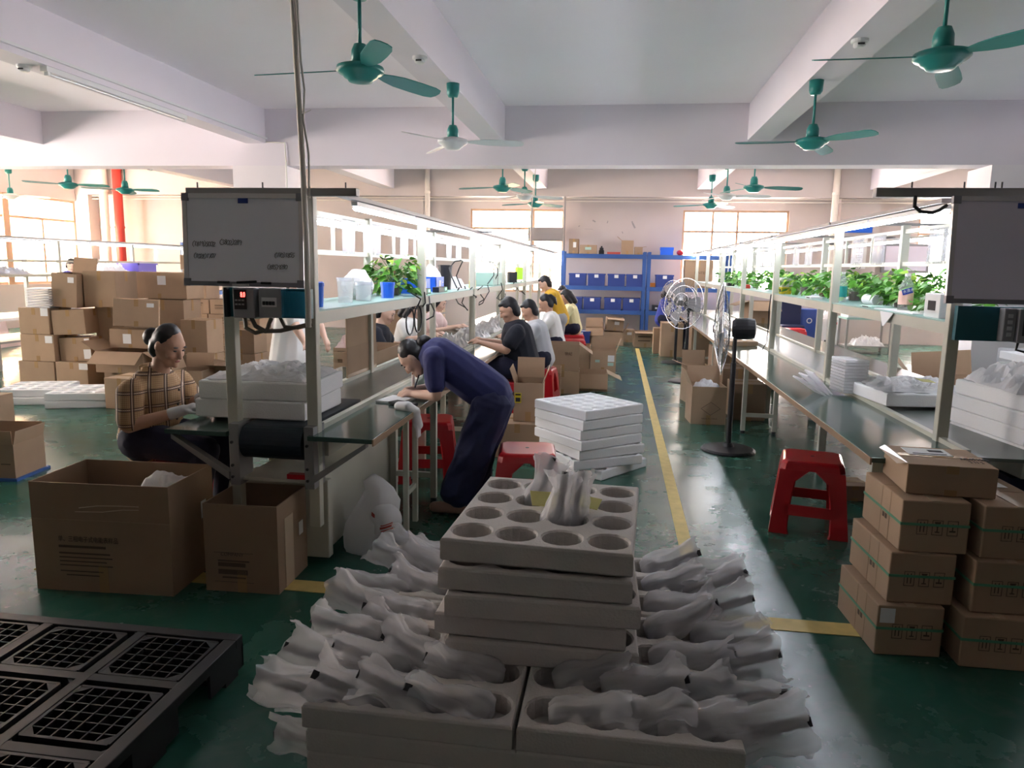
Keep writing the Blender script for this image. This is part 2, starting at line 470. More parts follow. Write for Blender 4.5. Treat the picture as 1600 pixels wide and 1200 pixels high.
# outside: neighbouring buildings seen through the glass
def ext(label, x0, x1, y0, y1, h, wins):
    o = thing('neighbour_building', label, 'building', ((x0+x1)/2, (y0+y1)/2, -3))
    a, b = (x1-x0)/2, (y1-y0)/2
    MB().bx(-a, a, -b, b, 0, h).obj('facade', 'extwall', o)
    for (cx, cy, cz, sx, sy, sz) in wins:
        f = MB().box((cx, cy, cz), (sx, sy, sz)).obj('building_window', 'extgrey', o)
        for q in range(5): MB().box((cx, cy, cz-sz/2+sz*(q+.5)/5), (sx+.04, sy+.04, .03)).obj('window_bar', 'white_plastic', f)
ext('yellow rendered building across the lane outside the rear windows', -9, 2.6, 25, 29, 6.6,
    [(x, -2.0, 5.3, 1.5, .1, 1.2) for x in (-3.4, -1.2, 1.0, 3.2)])
ext('yellow building with louvred windows outside the side window', -19.5, -17.0, 12.6, 27, 13,
    [(1.25, y, 5.2, .1, 1.6, .9) for y in (-4.6, -2.2, 0.2)])
# wear marks on the rear wall
for (x, z, sx, sz, a) in ((-.6, 2.72, .08, .03, .5), (-.28, 2.70, .02, .06, .3), (.34, 2.62, .04, .13, -.5), (.30, 2.70, .03, .05, -.2), (-.95, 2.6, .04, .02, -.6), (.08, 2.46, .02, .05, -.4), (-.72, 2.53, .20, .006, .02)):
    MB().box((x, YB-.002, z), (sx, .004, sz), (0, a, 0)).obj('paint_scuff', 'greyduct', bpy.data.objects['wall_back'])

# ================================================================ CEILING FITTINGS
def smoke(x, y, z, label):
    o = thing('smoke_detector', label, 'smoke detector', (x, y, z), 0, 'smoke detectors on the ceiling beams')
    MB().lathe([(.065, 0), (.065, -.02), (.055, -.03)], n=18).obj('detector_base', 'white_plastic', o)
    MB().lathe([(.045, -.03), (.045, -.05), (.03, -.06)], n=18).obj('detector_head', 'white_plastic', o)
    MB().box((0, -.047, -.04), (.05, .01, .012)).obj('detector_slot', 'darkmetal', o)
smoke(-5.62, 6.6, 3.4, 'smoke detector next to the unlit tube fitting on the left beam')
smoke(-1.78, 6.6, 3.4, 'smoke detector on the beam between the two nearest left ceiling fans')
smoke(1.80, 6.4, 3.4, 'smoke detector on the beam under the blade of the nearest right fan')
smoke(-1.80, 13.6, 3.42, 'distant smoke detector on the beam above the crowded workbench')
smoke(1.88, 13.4, 3.42, 'distant smoke detector on the beam above the plant shelf')
smoke(-9.25, 13.9, 3.42, 'smoke detector above the far corner stack of cartons')
o = thing('fluorescent_fitting', 'unlit fluorescent tube fitting along the left ceiling beam', 'light fitting', (-5.42, 7.75, 3.37))
MB().box((0, 0, 0), (.07, 2.3, .05)).obj('fitting_housing', 'white_plastic', o)
MB().cyl((.01, -1.1, -.04), (.01, 1.1, -.04), .014, n=8).obj('fitting_tube', 'alu', o)
for s in (-1.12, 1.12): MB().box((.01, s, -.04), (.04, .03, .04)).obj('tube_socket', 'white_plastic', o)
tag(MB().box((-5.37, 4.0, 3.47), (.03, 14, .025)).obj('cable_trunking', 'white_plastic'), 'white cable trunking along the left ceiling beam', 'trunking')
tag(MB().tube([(-5.38, 11.0, 3.42), (-5.07, 10.98, 3.40), (-5.06, 10.98, 3.1), (-5.05, 10.98, 2.6)], .012).obj('wall_cable', 'cablewhite'), 'white cable running down the edge of the square column', 'cable')

def ceiling_fan(name, blade_m='teal'):
    o = thing(name, '', 'ceiling fan')
    MB().lathe([(.045, -.13), (.062, -.10), (.066, 0)], n=18).obj('fan_canopy', 'teal', o, smooth=True)
    MB().cyl((0, 0, -.42), (0, 0, -.1), .012, n=10).obj('down_rod', 'teal', o, smooth=True)
    MB().lathe([(.06, -.53), (.055, -.44), (.038, -.40), (.014, -.40)], n=18).obj('rod_cover', 'teal', o, smooth=True)
    MB().lathe([(.03, -.635), (.075, -.63), (.085, -.615), (.105, -.605), (.115, -.59), (.14, -.58), (.155, -.565), (.15, -.54), (.10, -.525), (.05, -.515)], n=24).obj('motor_housing', blade_m if blade_m != 'teal' else 'teal', o, smooth=True)
    for k in range(3):
        a = 2*PI*k/3; ca, sa = math.cos(a), math.sin(a); b = MB()
        prof = [(.14, .018), (.24, .045), (.34, .062), (.5, .066), (.64, .064), (.70, .05), (.72, .02)]
        up, dn = [], []
        for r, w in prof:
            for s, lst in ((1, up), (-1, dn)):
                t = s*w; z = -.558-t*.28-.02*(r/.7)
                lst.append(Vector((r*ca-t*sa, r*sa+t*ca, z)))
        for q in range(len(prof)-1):
            b.hexa([up[q], up[q+1], dn[q+1], dn[q]], [p+Vector((0, 0, .006)) for p in (up[q], up[q+1], dn[q+1], dn[q])])
        b.obj('fan_blade', blade_m, o)
    return o
fanA = ceiling_fan('ceiling_fan'); fanB = ceiling_fan('ceiling_fan', 'white_plastic')
FANS = [('A', -1.70, 4.83, 3.4, PI, 'green ceiling fan nearest the camera on the left beam, beside the tall conduit pole'),
        ('A', 1.80, 4.78, 3.4, PI+.06, 'green ceiling fan nearest the camera above the right-hand bench'),
        ('B', -1.70, 7.56, 3.4, .05, 'white-bladed ceiling fan on a green rod below the left beam'),
        ('A', 1.80, 7.67, 3.4, PI+.06, 'green ceiling fan, second in the row along the right beam'),
        ('A', -1.88, 12.0, 3.42, PI-.05, 'green ceiling fan just behind the cross beam above the workers'),
        ('A', 2.0, 11.9, 3.42, .05, 'green ceiling fan just behind the cross beam above the plant shelf'),
        ('B', -1.70, 13.4, 3.42, .4, 'white-bladed ceiling fan hanging in front of the rear left window'),
        ('A', -1.68, 15.0, 3.42, .8, 'small distant green ceiling fan nearest the rear left window'),
        ('B', 1.78, 13.2, 3.42, 2.0, 'white-bladed ceiling fan hanging in front of the rear right window'),
        ('A', 1.74, 15.0, 3.42, .8, 'small distant green ceiling fan nearest the rear right window'),
        ('A', -9.35, 11.75, 3.42, .08, 'green ceiling fan in front of the far left window'),
        ('A', -8.9, 12.6, 3.42, -.12, 'green ceiling fan in front of the red pipe'),
        ('B', -12.3, 13.8, 3.42, .4, 'pale ceiling fan at the far left edge by the big window'),
        ('A', -5.9, 12.6, 3.42, .4, 'green ceiling fan whose canopy shows above the left whiteboard')]
u = {}
for kd, x, y, z, a, lab in FANS:
    src = fanA if kd == 'A' else fanB
    if kd not in u:
        u[kd] = 1; src.location = (x, y, z); src.rotation_euler = (0, 0, a); src['label'] = lab; src['group'] = 'ceiling fans'
    else: dup(src, (x, y, z), a, lab, 'ceiling fans')
# ================================================================ ASSEMBLY LINES
PY_L = [3.50, 5.60, 7.65, 9.75, 12.05, 14.4, 16.6]
PY_R = [4.00, 6.10, 8.30, 10.35, 12.4, 14.5, 16.4]
def line(label, s, xi, xo, ys, wing_in, wing_out, ztop, y0, y1):
    """one work line; xi inner post row (aisle side), xo outer row, wings = bench edges on either side"""
    o = thing('assembly_line', label, 'work line', (0, 0, 0))
    for k, y in enumerate(ys):
        for x in (xi, xo):
            MB().bx(x-.029, x+.029, y-.026, y+.026, .0 if k else .25, ztop).obj('post', 'cream', o, bevel=.004)
    lo, hi = min(xi, xo), max(xi, xo)
    # shelf over the belt
    MB().bx(lo-.02, hi+.02, ys[0]+.03, ys[-1], 1.362, 1.370).obj('shelf_board', 'shelfgreen', o)
    for x in (xi, xo):
        for a, b in zip(ys, ys[1:]): MB().bx(x-.015, x+.015, a+.022, b-.022, 1.30, 1.362).obj('shelf_rail', 'cream', o)
    # hanging rails on the outer row
    for z in (1.675, 1.92):
        for a, b in zip(ys, ys[1:]): MB().bx(xo-.012, xo+.012, a+.022, b-.022, z-.016, z+.016).obj('hanging_rail', 'cream', o)
    for a, b in zip(ys, ys[1:]):
        for t in (.33, .66): MB().bx(xo-.01, xo+.01, a+(b-a)*t-.012, a+(b-a)*t+.012, 1.69, 1.905).obj('hanger_bar', 'cream', o)
    # benches
    MB().bx(min(xi+s*.0, wing_in), max(xi, wing_in), y0, y1, .725, .75).obj('bench_top', 'benchtop', o, bevel=.004)
    MB().bx(min(xo, wing_out), max(xo, wing_out), y0, y1, .725, .75).obj('bench_top', 'benchtop', o, bevel=.004)
    MB().bx(wing_in-.004, wing_in+.004, y0, y1, .715, .748).obj('bench_edging', 'card_dark', o)
    for x in (xi, xo): MB().bx(x-.018, x+.018, y0+.15, y1, .74, .775).obj('belt_guard', 'cream', o)
    MB().bx(lo+.02, hi-.02, y0+.1, y1, .735, .752).obj('conveyor_belt', 'belt', o)
    for x, e in ((xi, 1), (xo, 1)): MB().bx(x-.03, x+.03, y0+.2, y1, .60, .725).obj('side_frame', 'cream', o)
    return o
lineL = line('cream left-hand assembly line carrying the whiteboard with handwritten figures', 1, -1.50, -1.93, PY_L, -1.16, -2.27, 1.95, 3.40, 16.8)
lineR = line('cream right-hand assembly line with the long row of green plants', -1, 1.69, 2.17, PY_R, 1.21, 2.60, 1.97, 3.55, 16.6)
def legs(o, xa, xb, ys, m='cream'):
    for y in ys:
        for x in (xa, xb):
            MB().bx(x-.02, x+.02, y-.02, y+.02, .03, .725).obj('leg', m, o)
            MB().cyl((x, y, 0), (x, y, .03), .022, n=10).obj('levelling_foot', 'darkmetal', o)
        MB().bx(min(xa, xb), max(xa, xb), y-.015, y+.015, .17, .205).obj('leg_stretcher', m, o)
legs(lineL, -1.19, -1.47, (4.75, 6.2, 7.8, 9.5, 11.5, 13.5, 15.5)); legs(lineL, -2.24, -1.95, (3.95, 6.2, 7.8, 9.5))
MB().bx(-1.20, -1.17, 4.05, 4.08, .03, .725).bx(-1.20, -1.17, 4.25, 4.28, .03, .725).bx(-1.195, -1.175, 4.08, 4.25, .25, .28).obj('side_bracket', 'cream', lineL)
legs(lineR, 1.30, 1.60, (3.75, 7.45, 9.9, 12.3, 14.8)); legs(lineR, 2.20, 2.56, (4.3, 6.1, 8.3, 10.3))
# near end of the left line: drive roller, end plates, drive cabinet, brackets, overhead channel
MB().cyl((-1.87, 3.50, .69), (-1.54, 3.50, .69), .088, n=24).obj('drive_roller', 'rubber', lineL, smooth=False)
MB().bx(-1.87, -1.54, 3.5, 4.3, .755, .778).obj('belt_end', 'rubber', lineL)
for x in (-1.90, -1.50):
    MB().bx(x-.025, x+.025, 3.42, 3.56, .47, .79).obj('end_plate', 'greymetal', lineL)
    for zz in (.52, .58, .70): MB().cyl((x, 3.40, zz), (x, 3.392, zz), .008, n=8).obj('bolt', 'darkmetal', lineL)
MB().hexa([(-1.48, 3.41, .50), (-1.48, 3.45, .50), (-1.48, 3.45, .54), (-1.48, 3.41, .54)], [(-1.20, 3.41, .70), (-1.20, 3.45, .70), (-1.20, 3.45, .725), (-1.20, 3.41, .725)]).obj('bracket', 'greymetal', lineL)
MB().hexa([(-1.93, 3.41, .50), (-1.93, 3.45, .50), (-1.93, 3.45, .54), (-1.93, 3.41, .54)], [(-2.24, 3.41, .70), (-2.24, 3.45, .70), (-2.24, 3.45, .725), (-2.24, 3.41, .725)]).obj('bracket', 'greymetal', lineL)
MB().bx(-1.90, -1.50, 3.62, 4.95, .06, .50).obj('drive_cabinet', 'cream', lineL, bevel=.006)
MB().bx(-1.93, -1.47, 3.58, 3.64, .04, .47).obj('cabinet_end', 'cream', lineL, bevel=.006)
MB().bx(-1.90, -1.50, 3.45, 3.64, .49, .505).obj('cabinet_tray', 'cream', lineL)
MB().bx(-1.64, -1.52, 3.46, 3.5, .505, .53).obj('red_strip', 'red', lineL)
for x in (-1.85, -1.54): MB().cyl((x, 3.7, 0), (x, 3.7, .06), .025, n=10).obj('levelling_foot', 'darkmetal', lineL)
MB().bx(-2.11, -1.24, 3.44, 3.49, 1.920, 1.957).obj('overhead_channel', 'greymetal', lineL, bevel=.003)
for x in (-2.06, -1.72, -1.50, -1.30): MB().cyl((x, 3.465, 1.95), (x, 3.465, 1.985), .004, n=6).obj('bolt', 'darkmetal', lineL)
MB().bx(1.25, 2.62, 3.95, 4.00, 1.975, 2.020).obj('overhead_channel', 'greymetal', lineR, bevel=.003)
for x in (1.42, 1.66, 1.80, 1.83): MB().cyl((x, 3.97, 2.0), (x, 3.97, 2.05), .004, n=6).obj('bolt', 'darkmetal', lineR)
for k, y in enumerate(PY_L[2::2]): MB().bx(-2.1, -1.3, y-.02, y+.02, 1.945, 1.965).obj('overhead_channel', 'greymetal', lineL)
for k, y in enumerate(PY_R[1::1]): MB().bx(1.6, 2.85, y-.02, y+.02, 1.965, 1.985).obj('overhead_channel', 'greymetal', lineR)
for o in (lineL, lineR):
    x, z, ys = (-1.44, 1.945, PY_L) if o is lineL else (1.64, 1.962, PY_R)
    MB().bx(x-.025, x+.025, ys[0]+.1, ys[-1]+1.0, z, z+.022).obj('light_rail', 'lightrail', o)
# fluorescent lamps
tl = thing('tube_light', '', 'tube light')
MB().box((0, 0, .022), (.034, 1.17, .024)).obj('lamp_housing', 'tubehousing', tl)
MB().cyl((0, -.57, 0), (0, .57, 0), .014, n=8).obj('lamp_tube', 'tube', tl)
NTH = ['nearest', 'second', 'third', 'fourth', 'fifth', 'sixth', 'seventh', 'eighth', 'ninth', 'tenth', 'eleventh', 'twelfth']
first = True
for (x, z, y0, y1, lab, grp) in ((-1.44, 1.905, 3.95, 17, 'glowing tube light over the aisle side of the left assembly line', 'tube lights on the aisle side of the left line'),
                                 (-2.02, 1.875, 4.4, 17, 'glowing tube light over the far side of the left assembly line', 'tube lights on the far side of the left line'),
                                 (1.66, 1.922, 4.10, 17, 'glowing tube light over the aisle side of the right assembly line', 'tube lights on the aisle side of the right line'),
                                 (2.78, 1.922, 4.10, 16, 'glowing tube light over the window side of the right assembly line', 'tube lights on the window side of the right line'),
                                 (-8.9, 1.86, 8.0, 15.5, 'glowing tube light over the distant packing bench by the big window', 'tube lights over the distant packing bench')):
    y = y0+.6; q_ = 0
    while y < y1:
        q_ += 1; lb = lab.replace('glowing tube', NTH[q_-1]+' tube')
        if first: tl.location = (x, y, z); tl['label'] = lb; tl['group'] = grp; first = False
        else: dup(tl, (x, y, z), 0, lb, grp)
        y += 1.2
# conduit pole with a cable tied to it
o = thing('conduit_pole', 'pale conduit pole rising from the left control box to the ceiling', 'pole', (-1.45, 3.34, 0))
MB().tube([(0, 0, 1.3), (.0, 0, 1.7), (-.01, 0, 2.1), (-.035, .0, 2.8), (-.06, 0, 3.9)], .0135, 10).obj('pole_shaft', 'pvc', o, smooth=True)
MB().tube([(.02, 0, 1.9), (.022, 0, 2.1), (.0, 0, 2.25), (.012, -.005, 2.38), (.0, -.01, 2.5), (-.012, 0, 2.7), (-.04, 0, 3.9)], .005, 6).obj('pole_cable', 'cablewhite', o)
MB().tube([(.0, -.015, 2.27), (.05, -.03, 2.285)], .0025, 5).obj('cable_tie', 'cablewhite', o)

# whiteboards
STROKE = {'0': [[(.5, 1), (.1, .7), (.1, .25), (.5, 0), (.85, .3), (.85, .75), (.5, 1)]], '1': [[(.35, .8), (.55, 1), (.45, 0)]], '2': [[(.1, .75), (.4, 1), (.8, .8), (.6, .45), (.1, 0), (.9, .05)]],
          '3': [[(.1, .9), (.6, 1), (.7, .7), (.35, .55), (.8, .35), (.5, 0), (.05, .1)]], '5': [[(.85, 1), (.3, 1), (.2, .6), (.65, .6), (.8, .3), (.5, 0), (.1, .1)]],
          '7': [[(.05, .95), (.9, 1), (.4, 0)]], '8': [[(.8, .85), (.4, 1), (.2, .75), (.75, .4), (.6, 0), (.2, .1), (.3, .45), (.8, .85)]], '9': [[(.8, .75), (.4, 1), (.15, .7), (.5, .5), (.8, .75), (.7, 0)]],
          '(': [[(.8, 1.15), (.3, .75), (.3, .25), (.8, -.15)]], ')': [[(.2, 1.15), (.7, .75), (.7, .25), (.2, -.15)]]}
def scrawl(body, size, m, parent, x, z):
    rr = random.Random(body)
    for ch in body:
        for st_ in STROKE[ch]:
            dz = rr.uniform(-.06, .06)
            MB().tube([(x+size*(.45*px_+.12*pz_), -.0075, z+size*(pz_*.62+dz)) for px_, pz_ in st_], .0011, 5).obj('handwriting', m, parent)
        x += size*.335
def whiteboard(label, x0, x1, y, z0, z1, m, tilt=0):
    o = thing('whiteboard', label, 'whiteboard', ((x0+x1)/2, y, (z0+z1)/2), (tilt, 0, 0))
    w, h = (x1-x0)/2, (z1-z0)/2
    MB().bx(-w, w, -.006, .006, -h, h).obj('writing_surface', m, o)
    for s in (-1, 1):
        MB().bx(-w, w, -.011, .011, s*h-.011, s*h+.011).obj('board_frame', 'alu' if s > 0 else 'boardframe', o)
        MB().bx(s*w-.011, s*w+.011, -.012, .012, -h+.011, h-.011).obj('board_frame', 'alu', o)
        for q in (-1, 1): MB().bx(s*w-.022 if s > 0 else s*w-.013, s*w+.013 if s > 0 else s*w+.022, -.014, .013, q*h-.024 if q > 0 else q*h-.013, q*h+.013 if q > 0 else q*h+.024).obj('corner_cap', 'boardframe', o)
    return o
wbL = whiteboard('grey-looking whiteboard with handwritten black figures on the left line', -2.095, -1.50, 3.405, 1.495, 1.915, 'board', -.03)
MB().bx(-.02, .03, -.010, -.006, .175, .20).obj('board_badge', 'posterblue', wbL)
for body, x, z, sz in (('(1819)5002', -.268, -.03, .036), ('(3802)289', -.125, -.022, .038), ('(1028)1707', -.262, -.088, .034), ('(770)1855', .155, -.078, .034), ('(885)9280', .118, -.135, .034)):
    scrawl(body, sz, 'ink', wbL, x, z)
wbR = whiteboard('blank dark grey whiteboard hung on the right line', 1.605, 2.25, 3.90, 1.475, 1.965, 'boardR', -.07)
MB().bx(-.045, .01, -.010, -.006, .20, .225).obj('board_badge', 'posterblue', wbR)
for x, a, l in ((-1.78, .06, .10), (-1.90, 0, .06), (-1.68, 0, .05)):
    tag(MB().cyl((x-l/2, 3.385, 1.497+.006), (x+l/2, 3.385, 1.497+.006+a*l), .006, n=8).obj('marker_pen', 'pen'),
        {-1.78: 'longest black marker resting on the board ledge', -1.90: 'short black marker at the left of the board ledge', -1.68: 'black marker stub at the right of the board ledge'}[x], 'marker pen')
tag(MB().bx(-1.85, -1.77, 3.375, 3.395, 1.483, 1.497).obj('board_eraser', 'greytee'), 'pale eraser under the markers on the left whiteboard', 'eraser')
# control boxes
o = thing('control_box', 'teal control box with a red digital readout under the left whiteboard', 'control box', (-1.69, 3.44, 1.405))
MB().bx(-.215, .215, -.01, .02, -.072, .072).obj('back_plate', 'tealbox', o)
MB().bx(-.22, -.205, -.04, .02, -.072, .072).obj('side_plate', 'black_plastic', o)
iv = MB().bx(-.155, -.045, -.075, -.01, -.072, .072).obj('inverter', 'greybox', o, bevel=.004)
MB().bx(-.145, -.083, -.079, -.075, -.03, .065).obj('keypad', 'black_plastic', iv)
text('8.0', .034, 'led', iv, (-.112, -.0805, .030), (PI/2, 0, 0), 'readout', sx=.6)
for r in range(2):
    for c in range(3): MB().bx(-.140+c*.017, -.128+c*.017, -.081, -.079, .010-r*.02, .018-r*.02).obj('key', 'greybox', iv)
br = MB().bx(-.022, .092, -.075, -.01, -.068, .072).obj('breaker_box', 'greybox', o, bevel=.004)
MB().bx(-.005, .072, -.079, -.075, -.015, .03).obj('breaker_window', 'alu', br)
for c in range(4): MB().bx(.003+c*.016, .014+c*.016, -.086, -.079, -.006, .012).obj('breaker_switch', 'black_plastic', br)
MB().bx(.108, .235, -.075, -.071, -.062, .062).obj('cover_flap', 'blueplastic', o)
MB().bx(.098, .108, -.08, -.01, -.066, .07).obj('cover_hinge', 'blueplastic', o)
for pts, w in (([(-.11, -.05, -.072), (-.10, -.06, -.12), (-.05, -.06, -.145), (.0, -.06, -.13)], .011), ([(-.075, -.05, -.072), (-.05, -.06, -.11), (.0, -.06, -.135), (.08, -.06, -.13), (.2, -.02, -.10)], .011), ([(.03, -.05, -.07), (.02, -.06, -.10), (.01, -.06, -.13)], .010), ([(.07, -.04, -.07), (.10, -.06, -.11), (.16, -.04, -.115), (.22, -.01, -.10)], .009)):
    MB().tube(pts, w, 6).obj('cable', 'cablebrown', o)
o = thing('control_box', 'teal control box with a red readout under the right whiteboard', 'control box', (1.83, 3.93, 1.365))
MB().bx(-.155, .45, -.005, .03, -.085, .085).obj('back_plate', 'tealbox', o)
MB().bx(.035, .09, -.06, -.005, -.08, .08).obj('breaker_box', 'greybox', o, bevel=.004)
for c in range(4): MB().bx(.052, .072, -.066, -.06, -.055+c*.03, -.037+c*.03).obj('breaker_switch', 'alu', o)
iv = MB().bx(.095, .23, -.075, -.005, -.085, .08).obj('inverter', 'greybox', o, bevel=.004)
text('50.0', .028, 'led', iv, (.122, -.0765, .020), (PI/2, 0, 0), 'readout', sx=.6)
MB().bx(.115, .18, -.077, -.075, -.05, .045).obj('keypad', 'black_plastic', iv)
MB().tube([(.12, -.04, -.085), (.11, -.05, -.12), (.15, -.05, -.13), (.22, -.05, -.11)], .006, 6).obj('cable', 'cable', o)
tag(MB().tube([(1.43, 3.94, 1.98), (1.43, 3.94, 1.93), (1.46, 3.94, 1.905), (1.52, 3.95, 1.90), (1.56, 3.97, 1.915), (1.6, 4.0, 1.94)], .009, 6).obj('power_cable', 'cable'), 'dark looped cable hanging below the right overhead channel', 'cable')
# clear sheets and pockets hung between the rails
sh = None
def sheet(x, y, w, h, ztop, lab, grp):
    mb = MB(); nx = 6
    lo = [(x+.01*math.sin(k*1.7), y-w/2+w*k/nx, ztop-h) for k in range(nx+1)]; hi = [(x, y-w/2+w*k/nx, ztop) for k in range(nx+1)]
    for k in range(nx):
        mb.hexa([lo[k], lo[k+1], hi[k+1], hi[k]], [(p[0]+.002, p[1], p[2]) for p in (lo[k], lo[k+1], hi[k+1], hi[k])])
    tag(mb.obj('document_pocket', 'clearsheet', smooth=True), lab, 'document pocket', grp)
for q_, y in enumerate((5.15, 5.75, 6.55, 7.3, 8.35, 8.85, 10.4, 11.1, 12.6)): sheet(-1.915, y, .26, .24, 1.915, NTH[q_]+' clear document pocket hung from the left line rail', 'document pockets on the left line')
for q_, y in enumerate((5.05, 5.45, 6.6, 7.15, 8.9, 9.5, 10.9, 11.6)): sheet(2.15, y, .30, .24, 1.915, NTH[q_]+' clear document pocket hung from the right line rail', 'document pockets on the right line')
# ================================================================ CARTONS
def carton(label, x, y, z, w, d, h, rz=0, tilt=None, opened=None, m='card', tape=True, stick=(), group=None, marks=(), fl=None):
    """x,y centre of the base; opened = {side: flap angle from upright}; stick = paper labels (side,u,v,w,h)"""
    o = thing('cardboard_carton', label, 'carton', (x, y, z), (tilt[0], tilt[1], rz) if tilt else rz, group)
    a, b, t = w/2, d/2, .006
    if opened is None:
        MB().bx(-a, a, -b, b, 0, h).obj('carton_body', m, o, bevel=min(.006, h*.03))
        MB().bx(-a+.004, a-.004, -.0015, .0015, h, h+.001).obj('lid_seam', 'card_in', o)
        if tape:
            MB().bx(-a, a, -.024, .024, h+.0005, h+.002).bx(-a-.002, -a, -.024, .024, h*.72, h+.002).bx(a, a+.002, -.024, .024, h*.72, h+.002).obj('tape', 'tape', o)
            MB().bx(-.024, .024, -b-.002, -b-.0005, h*.74, h).obj('tape', 'tape', o); MB().bx(-.024, .024, -b-.002, -b-.0005, 0, h*.2).obj('tape', 'tape', o)
    else:
        MB().bx(-a, a, -b, -b+t, 0, h).bx(-a, a, b-t, b, 0, h).bx(-a, -a+t, -b+t, b-t, 0, h).bx(a-t, a, -b+t, b-t, 0, h).bx(-a+t, a-t, -b+t, b-t, 0, t).obj('carton_body', m, o)
        for sd, ang in opened.items():
            L = fl or (d/2 if sd in 'fb' else min(d/2, w/2)); an = math.radians(ang)
            ox, oy = {'f': (0, -1), 'b': (0, 1), 'l': (-1, 0), 'r': (1, 0)}[sd]
            out = Vector((ox, oy, 0)); up = Vector((0, 0, 1)); v = (out*math.sin(an)+up*math.cos(an))*L
            if sd in 'fb': p, q = Vector((-a+.004, oy*(b-.003), h)), Vector((a-.004, oy*(b-.003), h))
            else: p, q = Vector((ox*(a-.003), -b+.004, h)), Vector((ox*(a-.003), b-.004, h))
            MB().plate([p, q, q+v, p+v], .004).obj('flap', m if m != 'card' else 'card', o)
        if tape: MB().bx(-.024, .024, -b-.002, -b-.0005, 0, h*.25).obj('tape', 'tape', o)
    for s in stick:
        sd, u, v, lw, lh = s
        if sd == 'f': MB().bx(u*a-lw/2, u*a+lw/2, -b-.003, -b-.001, v*h-lh/2, v*h+lh/2).obj('paper_label', 'paper', o)
        elif sd == 'r': MB().bx(a+.001, a+.003, u*b-lw/2, u*b+lw/2, v*h-lh/2, v*h+lh/2).obj('paper_label', 'paper', o)
        elif sd == 't': MB().bx(u*a-lw/2, u*a+lw/2, v*b-lh/2, v*b+lh/2, h+.002, h+.004).obj('paper_label', 'paper', o)
    for (body, u, v, sz) in marks:
        text(body, sz, 'cardink', o, (u*a, -b-.0025, v*h), (PI/2, 0, 0), 'printing')
    return o
def bars(o, rows, b, m='cardink'):
    """small print, too faint to read: x0,x1,z,height"""
    for x0, x1, z, hh in rows: MB().bx(x0, x1, -b-.002, -b-.0008, z, z+hh).obj('print_line', m, o)

# --- front left: two big open cartons
o = carton('large dark open carton in the left foreground with faint printing, beside the seated woman', -2.42, 3.28, 0, .70, .42, .545, .05, opened={}, m='card_dark', stick=[('r', .5, .62, .05, .09)])
MB().bx(-.35, .35, -.213, -.2105, .36, .365).obj('board_fold', 'card_in', o)
text('单、三相电子式电能表样品', .032, 'cardink', o, (-.22, -.2125, .255), (PI/2, 0, 0), 'printing', sx=.8)
bars(o, [(-.22, .02, .222, .012), (-.22, .04, .19, .008), (-.22, .05, .17, .006), (-.22, .02, .15, .006), (-.22, .05, .13, .006), (-.22, 0, .10, .006), (-.19, -.02, .08, .006)], .21)
MB().tube([(-.10, -.213, .425), (.0, -.214, .44), (.12, -.214, .444), (.20, -.213, .444)], .0025, 5).obj('tape_crease', 'cleartape', o)
MB().tube([(-.12, -.213, .405), (.02, -.214, .41), (.12, -.214, .425), (.2, -.213, .428)], .002, 5).obj('tape_crease', 'cleartape', o)
o = carton('square open carton with one lit side standing against the conveyor end', -1.765, 3.37, 0, .375, .36, .445, .03, opened={}, m='card_dark', stick=[('r', .55, .55, .05, .07)])
text('COMPANY', .024, 'cardink', o, (-.105, -.1825, .185), (PI/2, 0, 0), 'printing')
bars(o, [(-.14, .06, .20, .002), (-.14, .06, .05, .002), (-.12, .04, .155, .008), (-.12, .02, .13, .02), (-.12, .03, .09, .025), (-.10, .02, .07, .008)], .18)
MB().bx(.189, .1905, -.10, .0, .0, .36).obj('tape', 'cleartape', o)
# --- left edge
o = carton('open carton at the left edge with small printed squares, on a blue board', -4.52, 4.76, .02, .46, .34, .25, .12, opened={'f': 4, 'b': 4, 'r': 12, 'l': 6}, stick=[], fl=.10)
bars(o, [(.0, .03, .10, .03), (.0, .03, .05, .03), (.05, .08, .10, .03), (.05, .08, .05, .03), (.13, .20, .10, .008)], .17)
tag(MB().box((-4.52, 4.76, .01), (.5, .38, .02), .12).obj('blue_board', 'bluerack'), 'blue board lying under the open carton at the left edge', 'board')
carton('carton cut off by the left edge behind the open one', -5.66, 5.75, 0, .42, .4, .38, .1)
# --- leaning carton pile
carton('bottom left corner carton of the leaning pile', -7.25, 8.52, 0, .50, .42, .315)
carton('middle carton in the outermost column of the pile, square white label at its upper corner', -7.22, 8.53, .318, .47, .42, .34, stick=[('f', .7, .82, .1, .09)])
carton('top carton in the outermost column of the pile under the wrapped trays', -7.24, 8.52, .661, .42, .40, .33, stick=[('f', .72, .85, .10, .10)])
carton('bottom carton, second from the left in the pile, label at its top corner', -6.76, 8.52, 0, .44, .42, .32, stick=[('f', .75, .85, .12, .08)])
carton('leaning carton with two white labels, second column of the pile', -6.74, 8.58, .325, .43, .40, .30, 0, (0, -.05), stick=[('f', .82, .85, .07, .06), ('f', .78, .3, .1, .12)])
carton('skewed carton with wide tape in the second column of the pile', -6.79, 8.55, .665, .44, .40, .31, .05, (0, -.05))
carton('tilted open-topped carton at the crest of the pile', -6.88, 8.60, 1.005, .33, .40, .42, .06, (0, .06), opened={'b': 10}, stick=[('f', .55, .82, .08, .07)])
carton('wide plain carton at the crest of the pile', -6.46, 8.74, 1.01, .44, .44, .45, .02)
carton('supporting carton under the wide plain one', -6.42, 8.82, .50, .40, .40, .505)
carton('half hidden carton under the supporting one', -6.42, 8.83, 0, .40, .40, .495)
carton('carton at the foot of the pile under the flapping open one', -6.03, 8.45, 0, .46, .42, .235)
